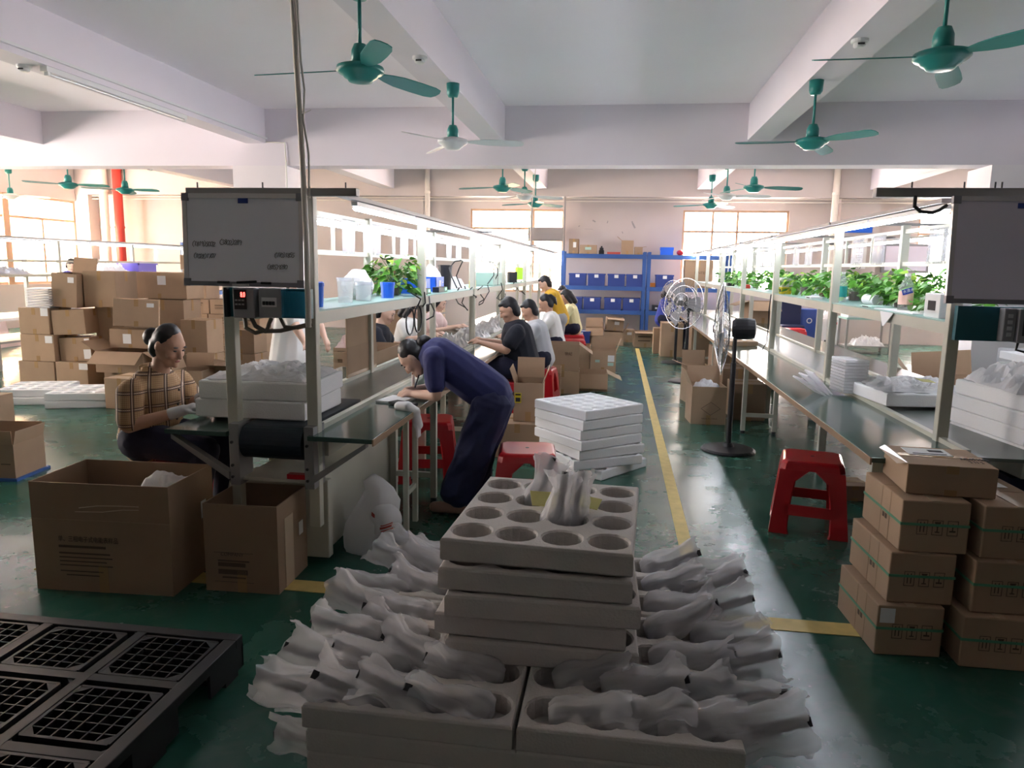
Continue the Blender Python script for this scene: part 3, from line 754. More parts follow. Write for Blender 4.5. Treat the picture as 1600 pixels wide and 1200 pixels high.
carton('open carton with drooping front flaps halfway up the pile', -5.98, 8.36, .24, .62, .44, .26, .03, opened={'f': 128, 'r': 118, 'l': 60})
carton('carton with a square label resting above the open flaps', -5.96, 8.52, .52, .56, .34, .235, .02, stick=[('f', -.15, .5, .11, .12)])
carton('big twisted carton with a white tape strip, leaning over the pile', -5.90, 8.42, .80, .50, .42, .33, .55, (-.02, .05), stick=[('f', .62, .8, .08, .05)])
carton('small closed carton on the floor just behind the seated woman', -5.27, 7.37, 0, .37, .40, .34, -.05)
carton('wide carton with a paper label at the back of the pile', -6.05, 9.35, 1.10, .78, .42, .35, 0, stick=[('f', .1, .7, .12, .12)])
carton('carton under the wide labelled one at the back of the pile', -6.02, 9.36, .55, .60, .42, .54)
carton('base carton under the back of the pile', -6.02, 9.36, 0, .62, .42, .545)
carton('tall plain carton behind the seated woman head', -5.35, 8.95, .42, .36, .40, .44)
carton('carton under the tall plain one behind the seated woman', -5.35, 8.95, 0, .36, .40, .415)
carton('open carton with upright flap on the floor behind the seated woman', -5.10, 8.3, 0, .36, .36, .30, .1, opened={'b': 10, 'l': 20})
carton('open carton with a flat flap and papers beside the machine post', -4.78, 8.7, 0, .46, .42, .32, -.08, opened={'f': 80, 'l': 85})
carton('orange-brown carton with a large white sheet on its side', -5.15, 9.75, .345, .40, .38, .33, 0, m='card_dark', stick=[('f', -.75, .55, .12, .24)])
carton('carton below the orange-brown one', -5.15, 9.75, 0, .42, .40, .34)
# wrapped trays on the pile
def wrapped(label, x, y, z, w, d, h, m='steel', n=8, group=None):
    o = thing('wrapped_tray_bundle', label, 'tray bundle', (x, y, z), 0, group)
    for k in range(n): MB().bx(-w/2+.01, w/2-.01, -d/2+.01, d/2-.01, h*k/n+.004, h*(k+.7)/n).obj('tray', m, o)
    MB().bx(-w/2, w/2, -d/2, d/2, 0, h).obj('plastic_wrap', 'clearplastic', o)
wrapped('stack of dark trays in clear wrap on the outermost carton column', -7.17, 8.5, .993, .33, .36, .25)
# neat carton stack behind
cnt = 0
ORD = ['top', 'second', 'third', 'fourth', 'fifth', 'sixth', 'seventh', 'lowest']
for r in range(8):
    for c in range(3 if r < 5 else 1):
        cx = -6.12+.405*c+(.0 if r % 2 else .03)
        col = ['left', 'middle', 'right'][c]
        q = carton('printed carton, %s in row %s of the neat stack behind the pile' % (col, ['one', 'two', 'three', 'four', 'five', 'six', 'seven', 'eight'][r]), cx, 10.25, .212*r, .39, .36, .208, random.uniform(-.02, .02), group='neat stack of printed cartons', tape=False)
        bars(q, [(-.12, .08, .12, .012), (-.12, .03, .095, .008), (-.12, .05, .075, .008), (.02, .1, .15, .012)], .18)

# --- aisle cartons
o = carton('upright open carton with a yellow warning label, behind the bent woman', -.72, 6.30, .30, .25, .36, .33, .06, opened={'l': 20, 'r': 20, 'b': 5})
MB().bx(-.115, -.06, -.184, -.181, .16, .245).obj('warning_label', 'yellowbright', o)
MB().bx(-.108, -.067, -.186, -.184, .17, .205).bx(-.11, -.065, -.186, -.184, .225, .238).obj('label_print', 'ink', o)
carton('closed carton under the warning-label carton', -.80, 6.25, 0, .42, .46, .295, .06)
carton('stacked open carton with a bent flap behind the red stools', -.66, 9.55, .30, .42, .42, .34, .05, opened={'r': 125, 'l': 70}, marks=[('世纪', .1, .6, .05)])
carton('closed carton under the bent-flap carton', -.66, 9.55, 0, .44, .42, .295, .05)
carton('shallow open tray-like carton beside the grey shirted worker', -.80, 9.12, .30, .30, .26, .08, .05, opened={}, tape=False)
carton('carton beneath the shallow open one', -.80, 9.13, 0, .30, .30, .295, .05)
o = carton('low open carton with a flap stretched out over the aisle floor', -.30, 9.85, 0, .44, .42, .24, .05, opened={'r': 115, 'l': 150, 'f': 165})
o = carton('open carton with green and white stickers facing the camera', -.17, 11.65, 0, .40, .40, .33, .0, opened={'b': 5, 'r': 20}, stick=[('f', .62, .68, .1, .10)])
MB().bx(-.12, -.05, -.203, -.201, .16, .2).bx(.075, .165, -.203, -.201, .11, .16).obj('green_sticker', 'mint', o)
carton('plain open carton beside the green-stickered one', -.58, 11.75, 0, .40, .40, .40, .0, opened={'f': 175})
carton('open carton with a raised lid at the foot of the rack', -.45, 16.1, .0, .38, .40, .34, .05, opened={'b': 15, 'f': 140})
carton('tilted carton with a white label leaning in the pile by the rack', -.03, 16.0, .30, .36, .34, .27, .1, (0, .06), opened={'f': 100}, stick=[('f', .2, .6, .1, .07)])
carton('open carton under the tilted one by the rack', -.03, 15.9, 0, .42, .42, .28, 0, opened={'r': 30, 'l': 10})
carton('small carton with a label at the end of the rack pile', .27, 16.6, 0, .30, .34, .28, 0, stick=[('f', .3, .7, .1, .06)])
o = carton('open carton at the end of the yellow aisle line', .62, 15.75, 0, .46, .42, .32, .05, opened={'f': 95, 'r': 88})
bars(o, [(-.15, .12, .2, .03), (-.15, .1, .12, .02)], .21)
# --- by the standing fans
o = carton('open carton printed with a diamond, holding wrapped parts beside the standing fan', .99, 7.98, 0, .36, .36, .40, .08, opened={'b': 15, 'l': 25})
for a, b in (((0, .1), (.1, .17)), ((.1, .17), (0, .24)), ((0, .24), (-.1, .17)), ((-.1, .17), (0, .1))):
    MB().tube([(a[0]+.02, -.182, a[1]), (b[0]+.02, -.182, b[1])], .002, 4).obj('diamond_print', 'cardink', o)
text('MADE IN CHINA', .022, 'cardink', o, (-.07, -.1825, .055), (PI/2, 0, 0), 'printing')
carton('dark taped carton under the right bench behind the diamond carton', 1.46, 8.3, 0, .34, .40, .40, .05, m='card_dark')
carton('low dark carton further under the right bench', 1.46, 9.0, 0, .40, .5, .48, 0, m='card_dark')
carton('long carton further back under the right bench', 1.47, 9.95, 0, .36, .9, .60, 0, m='card_dark')
carton('open carton with a lifted flap next to the second standing fan', 1.02, 9.2, 0, .30, .34, .45, .2, opened={'l': 70, 'b': 10})
carton('tall plain carton under the blue shirted worker', 1.05, 14.15, 0, .40, .46, .63, 0)
carton('tall narrow carton at the end of the right bench', 1.42, 12.8, 0, .30, .5, .66, 0, m='card_dark')
carton('small dark carton on the floor beneath the right bench behind the red stool', 1.72, 5.45, 0, .22, .24, .11, .1, m='card_dark')
carton('open carton standing at the far end of the right bench', 2.40, 12.9, .752, .5, .45, .36, .1, opened={'f': 130, 'l': 110})
carton('flat folded carton lying on the right bench', 1.42, 8.9, .752, .32, .42, .05, .3)

# --- strapped stack in the right foreground
def strapped(label, x, y, z, w, d, h, rz, lab=False):
    o = carton(label, x, y, z, w, d, h, rz, tape=False, group='strapped cartons in the right foreground')
    a, b = w/2, d/2
    MB().bx(-a-.002, a+.002, -b-.002, b+.002, h*.52, h*.57).obj('strap', 'greenstrap', o)
    MB().bx(-.02, .02, -b, b, h+.0015, h+.003).obj('tape', 'cleartape', o)
    for k, cx in enumerate((-.05, .01, .07)):
        MB().bx(cx-.021, cx-.019, -b-.0015, -b-.0005, h*.35, h*.64).bx(cx+.019, cx+.021, -b-.0015, -b-.0005, h*.35, h*.64).bx(cx-.02, cx+.02, -b-.0015, -b-.0005, h*.35, h*.36).bx(cx-.02, cx+.02, -b-.0015, -b-.0005, h*.63, h*.64).obj('symbol_frame', 'cardink', o)
        if k == 0:
            for q in (-.007, .007): MB().bx(cx+q-.002, cx+q+.002, -b-.0015, -b-.0005, h*.40, h*.56).poly([(cx+q-.005, -b-.001, h*.55), (cx+q+.005, -b-.001, h*.55), (cx+q, -b-.001, h*.61)]).obj('arrow_symbol', 'cardink', o)
        elif k == 1: MB().bx(cx-.002, cx+.002, -b-.0015, -b-.0005, h*.42, h*.52).bx(cx-.009, cx+.009, -b-.0015, -b-.0005, h*.40, h*.42).poly([(cx-.004, -b-.001, h*.51), (cx+.004, -b-.001, h*.51), (cx+.013, -b-.001, h*.61), (cx-.013, -b-.001, h*.61)]).obj('glass_symbol', 'cardink', o)
        else: MB().bx(cx-.012, cx+.012, -b-.0015, -b-.0005, h*.42, h*.45).bx(cx-.002, cx+.002, -b-.0015, -b-.0005, h*.45, h*.58).obj('stack_symbol', 'cardink', o)
    for q in (-.06, -.03): MB().bx(-a-.0015, -a-.0005, q-.01, q+.01, h*.40, h*.5).obj('side_print', 'cardink', o)
    MB().bx(-a-.0012, -a-.0003, -.002, .002, 0, h).bx(-a-.0012, -a-.0003, -b*.45, -b*.43, 0, h).obj('board_joint', 'card_in', o)
    if lab: MB().bx(-a+.01, -a+.07, -b-.003, -b-.001, h*.66, h*.95).obj('paper_label', 'paper', o)
    return o
strapped('lowest strapped carton of the aisle-side column, with a small label', 1.265, 3.33, 0, .27, .44, .222, .06, True)
strapped('middle strapped carton in the aisle-side column', 1.305, 3.36, .225, .265, .44, .222, .05)
strapped('top strapped carton in the aisle-side column under the taped parcel', 1.345, 3.37, .450, .27, .44, .222, .02)
strapped('lowest strapped carton of the outer column', 1.60, 3.28, 0, .28, .44, .222, 0)
strapped('middle strapped carton of the outer column', 1.635, 3.32, .225, .28, .44, .222, .02)
strapped('top strapped carton of the outer column, label on its lid', 1.66, 3.36, .450, .285, .46, .222, .03)
tag(MB().box((1.70, 3.5, .6745), (.09, .16, .001), .05).obj('shipping_label', 'paper'), 'white shipping label on the outer strapped carton', 'label')
o = carton('battered taped parcel with a shipping label on top of the strapped stack', 1.44, 3.40, .676, .35, .34, .13, -.06, m='card')
MB().bx(-.12, .06, .0, .13, .1325, .134).obj('shipping_label', 'paper', o)
MB().bx(-.10, .04, .015, .03, .1342, .1346).bx(-.02, .04, .06, .1, .1342, .1346).obj('label_print', 'ink', o)
text('AC49118E', .05, 'ink', o, (.07, -.05, .1335), (0, 0, 0), 'handwriting', sx=.55)
text('2 11 2', .04, 'ink', o, (.09, -.10, .1335), (0, 0, 0), 'handwriting', sx=.55)
MB().plate([(-.175, -.17, .131), (-.175, .17, .131), (-.205, .15, .12), (-.205, -.12, .115)], .002).obj('torn_flap', 'cleartape', o)
# ================================================================ FOAM TRAYS
def tray_mesh(w, d, t, nx=4, ny=4, r=.068, depth=.065, name='foam_tray'):
    mb = MB(); n = 16; cw, chh = w/nx, d/ny
    for i in range(nx):
        for j in range(ny):
            cx, cy = -w/2+cw*(i+.5), -d/2+chh*(j+.5); base = len(mb.v)
            for k in range(n):
                a = 2*PI*k/n; c, s = math.cos(a), math.sin(a); q = max(abs(c), abs(s))
                mb.v.append(Vector((cx+c/q*cw/2, cy+s/q*chh/2, t)))
            for rr, zz in ((r+.006, t), (r, t-.006), (r*.97, t-depth)):
                for k in range(n):
                    a = 2*PI*k/n; mb.v.append(Vector((cx+math.cos(a)*rr, cy+math.sin(a)*rr, zz)))
            for q in range(3): mb.bridge(base+q*n, base+(q+1)*n, n)
            mb.cap(base+3*n, n)
    rings = []
    for z, e in ((0, 0), (.007, .007), (t-.009, .007), (t-.002, .0035), (t, 0)):
        i = len(mb.v); rings.append(i)
        for x, y in ((-1, -1), (1, -1), (1, 1), (-1, 1)): mb.v.append(Vector((x*(w/2+e), y*(d/2+e), z)))
    mb.f.append((3+rings[0], 2+rings[0], 1+rings[0], rings[0]))
    for a, b in zip(rings, rings[1:]): mb.bridge(a, b, 4)
    return mb.mesh(name)
TM = tray_mesh(.62, .74, .078); TM.materials.append(M['foam_old'])
TR = tray_mesh(.62, .555, .078, 4, 3); TR.materials.append(M['foam_old'])
TW = tray_mesh(.60, .60, .076, 5, 5, .050, .02); TW.materials.append(M['foam'])
TS = tray_mesh(.60, .50, .10, 4, 4, .06, .05); TS.materials.append(M['foam'])
def tray(me, label, loc, rz, group):
    o = bpy.data.objects.new('foam_tray', me); COL.objects.link(o); o.location = loc; o.rotation_euler = (0, 0, rz)
    return tag(o, label, 'foam tray', group)
ORDN = ['lowest', 'second from bottom', 'third from bottom', 'fourth from bottom', 'fifth from bottom', 'sixth from bottom', 'topmost']
g1 = 'foam trays of the foreground platform'
for cx, sd in ((-.555, 'left'), (.085, 'right')):
    for cy, rw, tm in ((2.28, 'front', TM), (2.955, 'rear', TR)):
        for k in range(4):
            tray(tm, 'grey foam tray with round wells, %s layer of the %s %s pile in the foreground' % (['bottom', 'second', 'third', 'top'][k], rw, sd), (cx+random.uniform(-.008, .008), cy, .0755*k), random.uniform(-.01, .01), g1)
for k in range(4):
    tray(TM, 'foam tray in the tall centre stack, %s under the empty one' % ['fourth', 'third', 'second', 'first'][k], (-.222+(.014, -.012, .010, -.004)[k], 2.605+(.0, .012, -.01, .008)[k], .302+.0805*k), (.02, -.025, .03, -.01)[k], 'tall centre stack of foam trays')
tray(TM, 'empty foam tray with sixteen round wells topping the tall centre stack', (-.212, 2.632, .632), -.05, 'tall centre stack of foam trays')
g2 = 'white foam trays stacked beside the aisle'
for k, (dx, dy, a) in enumerate(((.06, .05, .95), (.02, .0, .55), (.03, .02, .62), (.0, .0, .72), (.0, .01, .70), (.0, .0, .74), (0, .0, .78))):
    tray(TW, 'white foam tray, %s in the stack beside the aisle line' % ORDN[k], (-.19+dx, 5.85+dy, .0785*k), a, g2)
for k in range(2):
    tray(TS, 'clean white foam tray on the left conveyor end, %s of two' % ('lower', 'upper')[k], (-1.90+.02*k, 3.85, .78+.101*k), .05*k, 'foam trays on the left conveyor')
SM = tray_mesh(.62, .62, .082, 4, 4, .06, .03); SM.materials.append(M['foam'])
for k in range(5):
    tray(SM, 'white foam tray in the five-high stack beyond the right post, %s' % ['lowest one', 'second one up', 'middle one', 'fourth one up', 'top one heaped with bags'][k], (2.30+random.uniform(-.01, .01), 4.22, .60+.083*k), .13+random.uniform(-.02, .02), 'five-high foam stack on the right')
MB().bx(2.0, 2.6, 3.9, 4.55, 0, .595).obj('drive_housing', 'navychair', lineR)
tray(SM, 'single white foam tray heaped with bagged parts on the right belt', (1.98, 5.18, .777), .12, 'foam trays on the right line')
for (x, y, z, lab, a) in ((-6.55, 7.45, 0, 'lower white foam tray lying on the floor at the far left edge', .3), (-6.53, 7.50, .083, 'upper white foam tray lying on the floor at the far left edge', .33), (-5.87, 7.42, 0, 'lower white foam tray on the floor in front of the carton pile', .35), (-5.86, 7.42, .083, 'upper white foam tray on the floor in front of the carton pile', .30)):
    tray(SM, lab, (x, y, z), a, 'foam trays on the floor at left')

# ---------------------------------------------------------------- bagged products
def crumple(mb, amp, f, seed):
    for p in mb.v:
        s = Vector((noise3(p, f, seed), noise3(p, f, seed+1), noise3(p, f, seed+2))); p += s*amp
    return mb
def bag_mesh(seed):
    rnd = random.Random(seed); mb = MB(); n = 36; prev = None; L = .30
    ph = [rnd.uniform(0, 6.28) for _ in range(5)]
    prof = [(0, .012, .012), (.008, .048, .045), (.03, .060, .054), (.06, .060, .052), (.09, .056, .048), (.115, .051, .043), (.14, .048, .038), (.165, .048, .034), (.19, .051, .031), (.215, .057, .028), (.235, .062, .025), (.25, .063, .022)]
    for z, rx, ry in prof:
        i = len(mb.v); t = z/.25
        for k in range(n):
            a = 2*PI*k/n
            fold = .86+.30*abs(math.sin(2.5*a+ph[0]+t*2.4))*min(1, .35+t)+.16*abs(math.sin(4.5*a+ph[1]-t*3.5))+.07*math.sin(14*a+ph[2]+t*5)
            p = Vector((rx*math.cos(a)*fold, ry*math.sin(a)*fold, z+(.012*math.sin(3*a+ph[3])+.006*math.sin(7*a+ph[4]) if z > .22 else 0)))
            p += Vector((noise3((p.x, p.y, p.z), 14, seed), noise3((p.x, p.y, p.z), 14, seed+3), 0))*.030*t
            mb.v.append(p)
        if prev is not None: mb.bridge(prev, i, n)
        else: mb.cap(i, n, True)
        prev = i
    me = mb.mesh('plastic_bag', True); me.materials.append(M['bagfilm']); return me
BAGM = [bag_mesh(s) for s in range(6)]
def product_mesh():
    mb = MB().lathe([(.030, .008), (.044, .02), (.044, .055), (.022, .085), (.015, .12), (.015, .20), (.012, .235)], n=12)
    me = mb.mesh('product', True); me.materials.append(M['product']); return me
def tip_mesh():
    me = MB().box((0, 0, .240), (.024, .016, .028)).mesh('plug_tip'); me.materials.append(M['black_plastic']); return me
PRM, TPM = product_mesh(), tip_mesh()
def bag(label, loc, rot, group, k=None, s=1.0):
    o = bpy.data.objects.new('bagged_product', BAGM[random.randrange(6) if k is None else k]); COL.objects.link(o)
    o.location = loc; o.rotation_euler = rot; o.scale = (s, s, s); tag(o, label, 'bagged product', group)
    for nm, me in (('product', PRM), ('plug_tip', TPM)):
        c = bpy.data.objects.new(nm, me); COL.objects.link(c); c.parent = o
    return o
ROWN = ['one', 'two', 'three', 'four', 'five', 'six', 'seven', 'eight', 'nine']; WELL = ['outermost', 'second', 'third', 'innermost']
gl, gr = 'bagged products left of the tall stack', 'bagged products right of the tall stack'
for cx, sd in ((-.555, -1), (.085, 1)):
    for cy, nr in ((2.28, 4), (2.955, 3)):
        for j in range(nr):
            for i in range(4):
                wx, wy = cx-.31+.155*(i+.5), cy-.0925*nr+.185*(j+.5)
                if -.56 < wx < .12 and wy > 2.22: continue
                yaw = (PI if sd < 0 else 0)+random.uniform(-.30, .30)
                tilt = 1.24+random.uniform(-.12, .1)
                q = Matrix.Rotation(yaw, 4, 'Z') @ Matrix.Rotation(tilt, 4, 'Y') @ Matrix.Rotation(random.uniform(0, 6.28), 4, 'Z')
                bag('bagged product in foam row %s from the front, %s well on the %s side' % (ROWN[j+(4 if cy > 2.5 else 0)], (WELL if sd < 0 else WELL[::-1])[i], 'left' if sd < 0 else 'right'), (wx, wy, .262), tuple(q.to_euler()), gl if sd < 0 else gr, s=random.uniform(1.0, 1.16))
    # bags pushing out from the lower layers
    for k in range(7):
        wy = 1.98+.17*k+random.uniform(-.03, .03); z = .19 if k % 2 else .11
        yaw = (PI if sd < 0 else 0)+random.uniform(-.25, .25)
        q = Matrix.Rotation(yaw, 4, 'Z') @ Matrix.Rotation(1.52, 4, 'Y') @ Matrix.Rotation(random.uniform(0, 6.28), 4, 'Z')
        bag('bagged product poking from the lower foam layers, number %s from the front, %s side' % (ROWN[k], 'left' if sd < 0 else 'right'), (cx+sd*.215, wy, z), tuple(q.to_euler()), 'bagged products in the lower layers, '+('left' if sd < 0 else 'right'))
for (x, y, a, t, lab) in ((-.285, 2.78, .3, .30, 'clear-bagged product standing at the back of the empty foam tray'), (-.185, 2.56, .5, .14, 'larger clear-bagged product standing upright in the empty foam tray'), (-.135, 2.58, .8, .22, 'third clear-bagged product leaning beside the upright one in the empty tray')):
    q = Matrix.Rotation(a, 4, 'Z') @ Matrix.Rotation(t, 4, 'Y')
    bag(lab, (x, y, .648), tuple(q.to_euler()), None, s=.90)
for x, y, a, r, lab in ((-.235, 2.66, .5, .3, 'olive-yellow note tucked among the bags on the empty tray'), (-.085, 2.66, .25, -.2, 'second olive-yellow note beside the upright bag on the tray')):
    o = MB().box((0, 0, 0), (.11, .075, .002), (a, .1, r)).obj('paper_note', 'yellownote', loc=(x, y, .74)); tag(o, lab, 'note')

# ---------------------------------------------------------------- crumpled heaps of white film bags
def heap(label, loc, w, d, h, seed, m='whitefilm', res=34, spikes=1.0, rz=0, name='film_bag_heap'):
    mb = MB(); idx = {}
    for i in range(res+1):
        for j in range(res+1):
            u, v = i/res*2-1, j/res*2-1
            e = max(0, 1-max(abs(u), abs(v))**4)
            p = Vector((u*w/2, v*d/2, 0)); nz = .45+.5*noise3((p.x, p.y, 0), 9, seed)+.60*(1-2.6*abs(noise3((p.x, p.y, 0), 15, seed+4)))*spikes*.6+.24*noise3((p.x, p.y, 0), 34, seed+6)*spikes
            idx[i, j] = len(mb.v); mb.v.append(p+Vector((noise3(p, 12, seed+1)*.02, noise3(p, 12, seed+2)*.02, .003+e*h*nz)))
    for i in range(res):
        for j in range(res): mb.f.append((idx[i, j], idx[i+1, j], idx[i+1, j+1], idx[i, j+1]))
    base = len(mb.v)
    rim = [idx[i, 0] for i in range(res)]+[idx[res, j] for j in range(res)]+[idx[res-i, res] for i in range(res)]+[idx[0, res-j] for j in range(res)]
    for r in rim: q = mb.v[r].copy(); q.z = 0; mb.v.append(q)
    L = len(rim)
    for k in range(L): mb.f.append((rim[(k+1) % L], rim[k], base+k, base+(k+1) % L))
    mb.f.append(tuple(base+L-1-k for k in range(L)))
    o = mb.obj(name, m, loc=loc, rot=rz, smooth=False); o['kind'] = 'stuff'
    return tag(o, label, 'plastic bags', None, 'stuff')
heap('crumpled white film bags heaped on the left conveyor trays', (-1.88, 3.85, .982), .56, .46, .075, 3)
heap('crumpled white film bags on the five-high foam stack at the right', (2.28, 4.22, 1.015), .58, .56, .13, 8)
heap('crumpled white film bags in the single foam tray on the right belt', (1.98, 5.18, .859), .58, .56, .06, 12)
tag(MB().box((1.98, 4.98, .93), (.10, .07, .002), (.15, .1, .3)).obj('paper_note', 'yellownote'), 'pale yellow note on the bags of the right belt tray', 'note')
heap('white film bag spread on the diamond carton contents', (.99, 7.98, .33), .30, .30, .12, 20)
heap('white packing film inside the large dark open carton', (-2.25, 3.37, .43), .24, .26, .15, 21, spikes=.35)
# translucent carrier bag on the floor, hanging shape
def carrier():
    mb = MB(); n = 26; prev = None
    prof = [(0, .115, .10, 0), (.02, .125, .11, 0), (.10, .12, .11, 0), (.17, .13, .10, .02), (.24, .13, .085, .05), (.30, .11, .06, .06), (.36, .085, .035, .055), (.41, .055, .02, .05), (.43, .02, .008, .05)]
    for z, rx, ry, off in prof:
        i = len(mb.v)
        for k in range(n):
            a = 2*PI*k/n; sq = 1/max(abs(math.cos(a)), abs(math.sin(a)))**.55
            p = Vector((off+rx*math.cos(a)*sq, ry*math.sin(a)*sq, z)); t = z/.43
            p += Vector((noise3(p, 9, 5), noise3(p, 9, 6), .6*noise3(p, 9, 7)))*(.014+.05*t)
            if z == 0: p.z = 0
            mb.v.append(p)
        if prev is not None: mb.bridge(prev, i, n)
        else: mb.cap(i, n, True)
        prev = i
    mb.cap(prev, n); return mb
o = thing('carrier_bag', 'crumpled white carrier bag with red print on the floor by the conveyor', 'carrier bag', (-1.345, 3.84, 0))
crumple(carrier(), .01, 26, 3).obj('bag_film', 'whitefilm', o, smooth=True)
mb = MB(); mb.ell((.115, -.06, .20), (.10, .075, .095), (.2, .5, .3), 16, 10); crumple(mb, .03, 11, 9); mb.obj('bag_bulge', 'whitefilm', o, smooth=True)
from mathutils.bvhtree import BVHTree
tree = BVHTree.FromPolygons(mb.v, mb.f)
def bag_patch(x0, x1, z0, z1, sl):
    pm = MB(); nx = 8; rows = []
    for r in range(3):
        row = []
        for c in range(nx+1):
            x = x0+(x1-x0)*c/nx; h = tree.ray_cast(Vector((x, -.6, z0+(z1-z0)*r/2+sl*(x-x0))), Vector((0, 1, 0)))[0]
            if h is None: return
            row.append(h-Vector((0, .002, 0)))
        rows.append(row)
    for r in range(2):
        for c in range(nx): pm.poly([rows[r][c], rows[r][c+1], rows[r+1][c+1], rows[r+1][c]])
    pm.obj('bag_print', 'posterred', o)
bag_patch(.12, .18, .155, .163, .25); bag_patch(.115, .185, .170, .184, .25); bag_patch(.12, .18, .19, .197, .25); bag_patch(.06, .085, .24, .26, -.3)
# stacked clear plastic trays on right bench
o = thing('plastic_tray_stack', 'tall stack of clear plastic trays standing on the right bench', 'tray stack', (1.645, 5.42, .777), .12)
for k in range(11): MB().bx(-.08, .08, -.12, .12, k*.0215, k*.0215+.017).obj('clear_tray', 'whitefilm', o)
for k in range(3):
    q = tag(MB().box((0, 0, .08), (.012, .16, .22), (0, 0, 0)).obj('leaning_tray', 'whitefilm', loc=(1.515-.035*k, 5.48-.04*k, .762), rot=(0, -.75-.12*k, .15)), 'clear plastic tray leaning on the tall tray stack, %s one' % ['nearest', 'middle', 'outer'][k], 'tray')
# ================================================================ RED STOOLS
def stool():
    o = thing('plastic_stool', '', 'stool'); H = .455; t1 = .228
    prof = MB(); i = []
    def sq(h, z, c=.03):
        return [(-h+c, -h, z), (h-c, -h, z), (h, -h+c, z), (h, h-c, z), (h-c, h, z), (-h+c, h, z), (-h, h-c, z), (-h, -h+c, z)]
    rings = [sq(.186, H-.055), sq(.180, H-.02), sq(.172, H-.006), sq(.160, H)]
    for r in rings:
        a = len(prof.v); prof.v += [Vector(p) for p in r]; i.append(a)
    for a, b in zip(i, i[1:]): prof.bridge(a, b, 8)
    prof.cap(i[-1], 8); prof.cap(i[0], 8, True)
    prof.obj('seat', 'red', o)
    MB().cyl((0, 0, H), (0, 0, H+.001), .012, n=12).obj('finger_hole', 'black_plastic', o)
    def hw(z): return .184+(t1-.184)*(1-z/(H-.03))
    for sx in (-1, 1):
        for sy in (-1, 1):
            mb = MB()
            for ax in (0, 1):
                def P(off, z, inn):
                    h = hw(z)-inn; a, b = (h-off), h
                    return (sx*a, sy*b, z) if ax == 0 else (sx*b, sy*a, z)
                zs = [0, .03, .12, .22, .33, .40]; fl = [.110, .098, .092, .090, .096, .165]
                for k in range(5):
                    mb.hexa([P(0, zs[k], 0), P(fl[k], zs[k], 0), P(fl[k], zs[k], .008), P(0, zs[k], .008)], [P(0, zs[k+1], 0), P(fl[k+1], zs[k+1], 0), P(fl[k+1], zs[k+1], .008), P(0, zs[k+1], .008)])
            mb.obj('leg', 'red', o)
    for ax, s in ((0, 1), (0, -1), (1, 1), (1, -1)):
        mb = MB()
        for z0, z1 in ((.120, .185),):
            h0, h1 = hw(z0), hw(z1); w = .15
            def Q(u, h, z): return (u, s*h, z) if ax == 0 else (s*h, u, z)
            mb.hexa([Q(-w, h0-.01, z0), Q(w, h0-.01, z0), Q(w, h0, z0), Q(-w, h0, z0)], [Q(-w, h1-.01, z1), Q(w, h1-.01, z1), Q(w, h1, z1), Q(-w, h1, z1)])
        mb.obj('stretcher', 'red', o)
    return o
st = stool(); f0 = True
for x, y, a, lab in ((1.265, 4.74, -.22, 'red plastic stool standing alone beside the strapped cartons'),
                     (-.53, 4.58, .12, 'red plastic stool between the bent woman and the foam stack'),
                     (-2.60, 3.95, .05, 'red plastic stool under the woman in the plaid shirt'),
                     (-1.38, 5.35, .2, 'red plastic stool tucked under the left bench'),
                     (-.95, 7.45, .1, 'red plastic stool under the man in the black shirt'),
                     (-.86, 8.45, -.1, 'red plastic stool under the man in the grey shirt'),
                     (-.85, 10.3, .1, 'red plastic stool under the woman in the white shirt'),
                     (-.66, 12.0, .1, 'small red stool beside the yellow shirted worker'),
                     (-.72, 12.9, .1, 'small red stool under the worker in pale yellow'),
                     (-2.50, 7.35, .1, 'red stool under the worker in the dark patterned shirt'),
                     (-2.50, 8.45, .1, 'red stool under the worker in the white shirt facing the aisle'),
                     (-2.50, 9.7, .1, 'red stool under the worker in the pink shirt'),
                     (3.68, 15.9, .1, 'red stool by the rear wall beside the dark chair')):
    if f0: st.location = (x, y, 0); st.rotation_euler = (0, 0, a); st['label'] = lab; st['group'] = 'red plastic stools'; f0 = False
    else: dup(st, (x, y, 0), a, lab, 'red plastic stools')
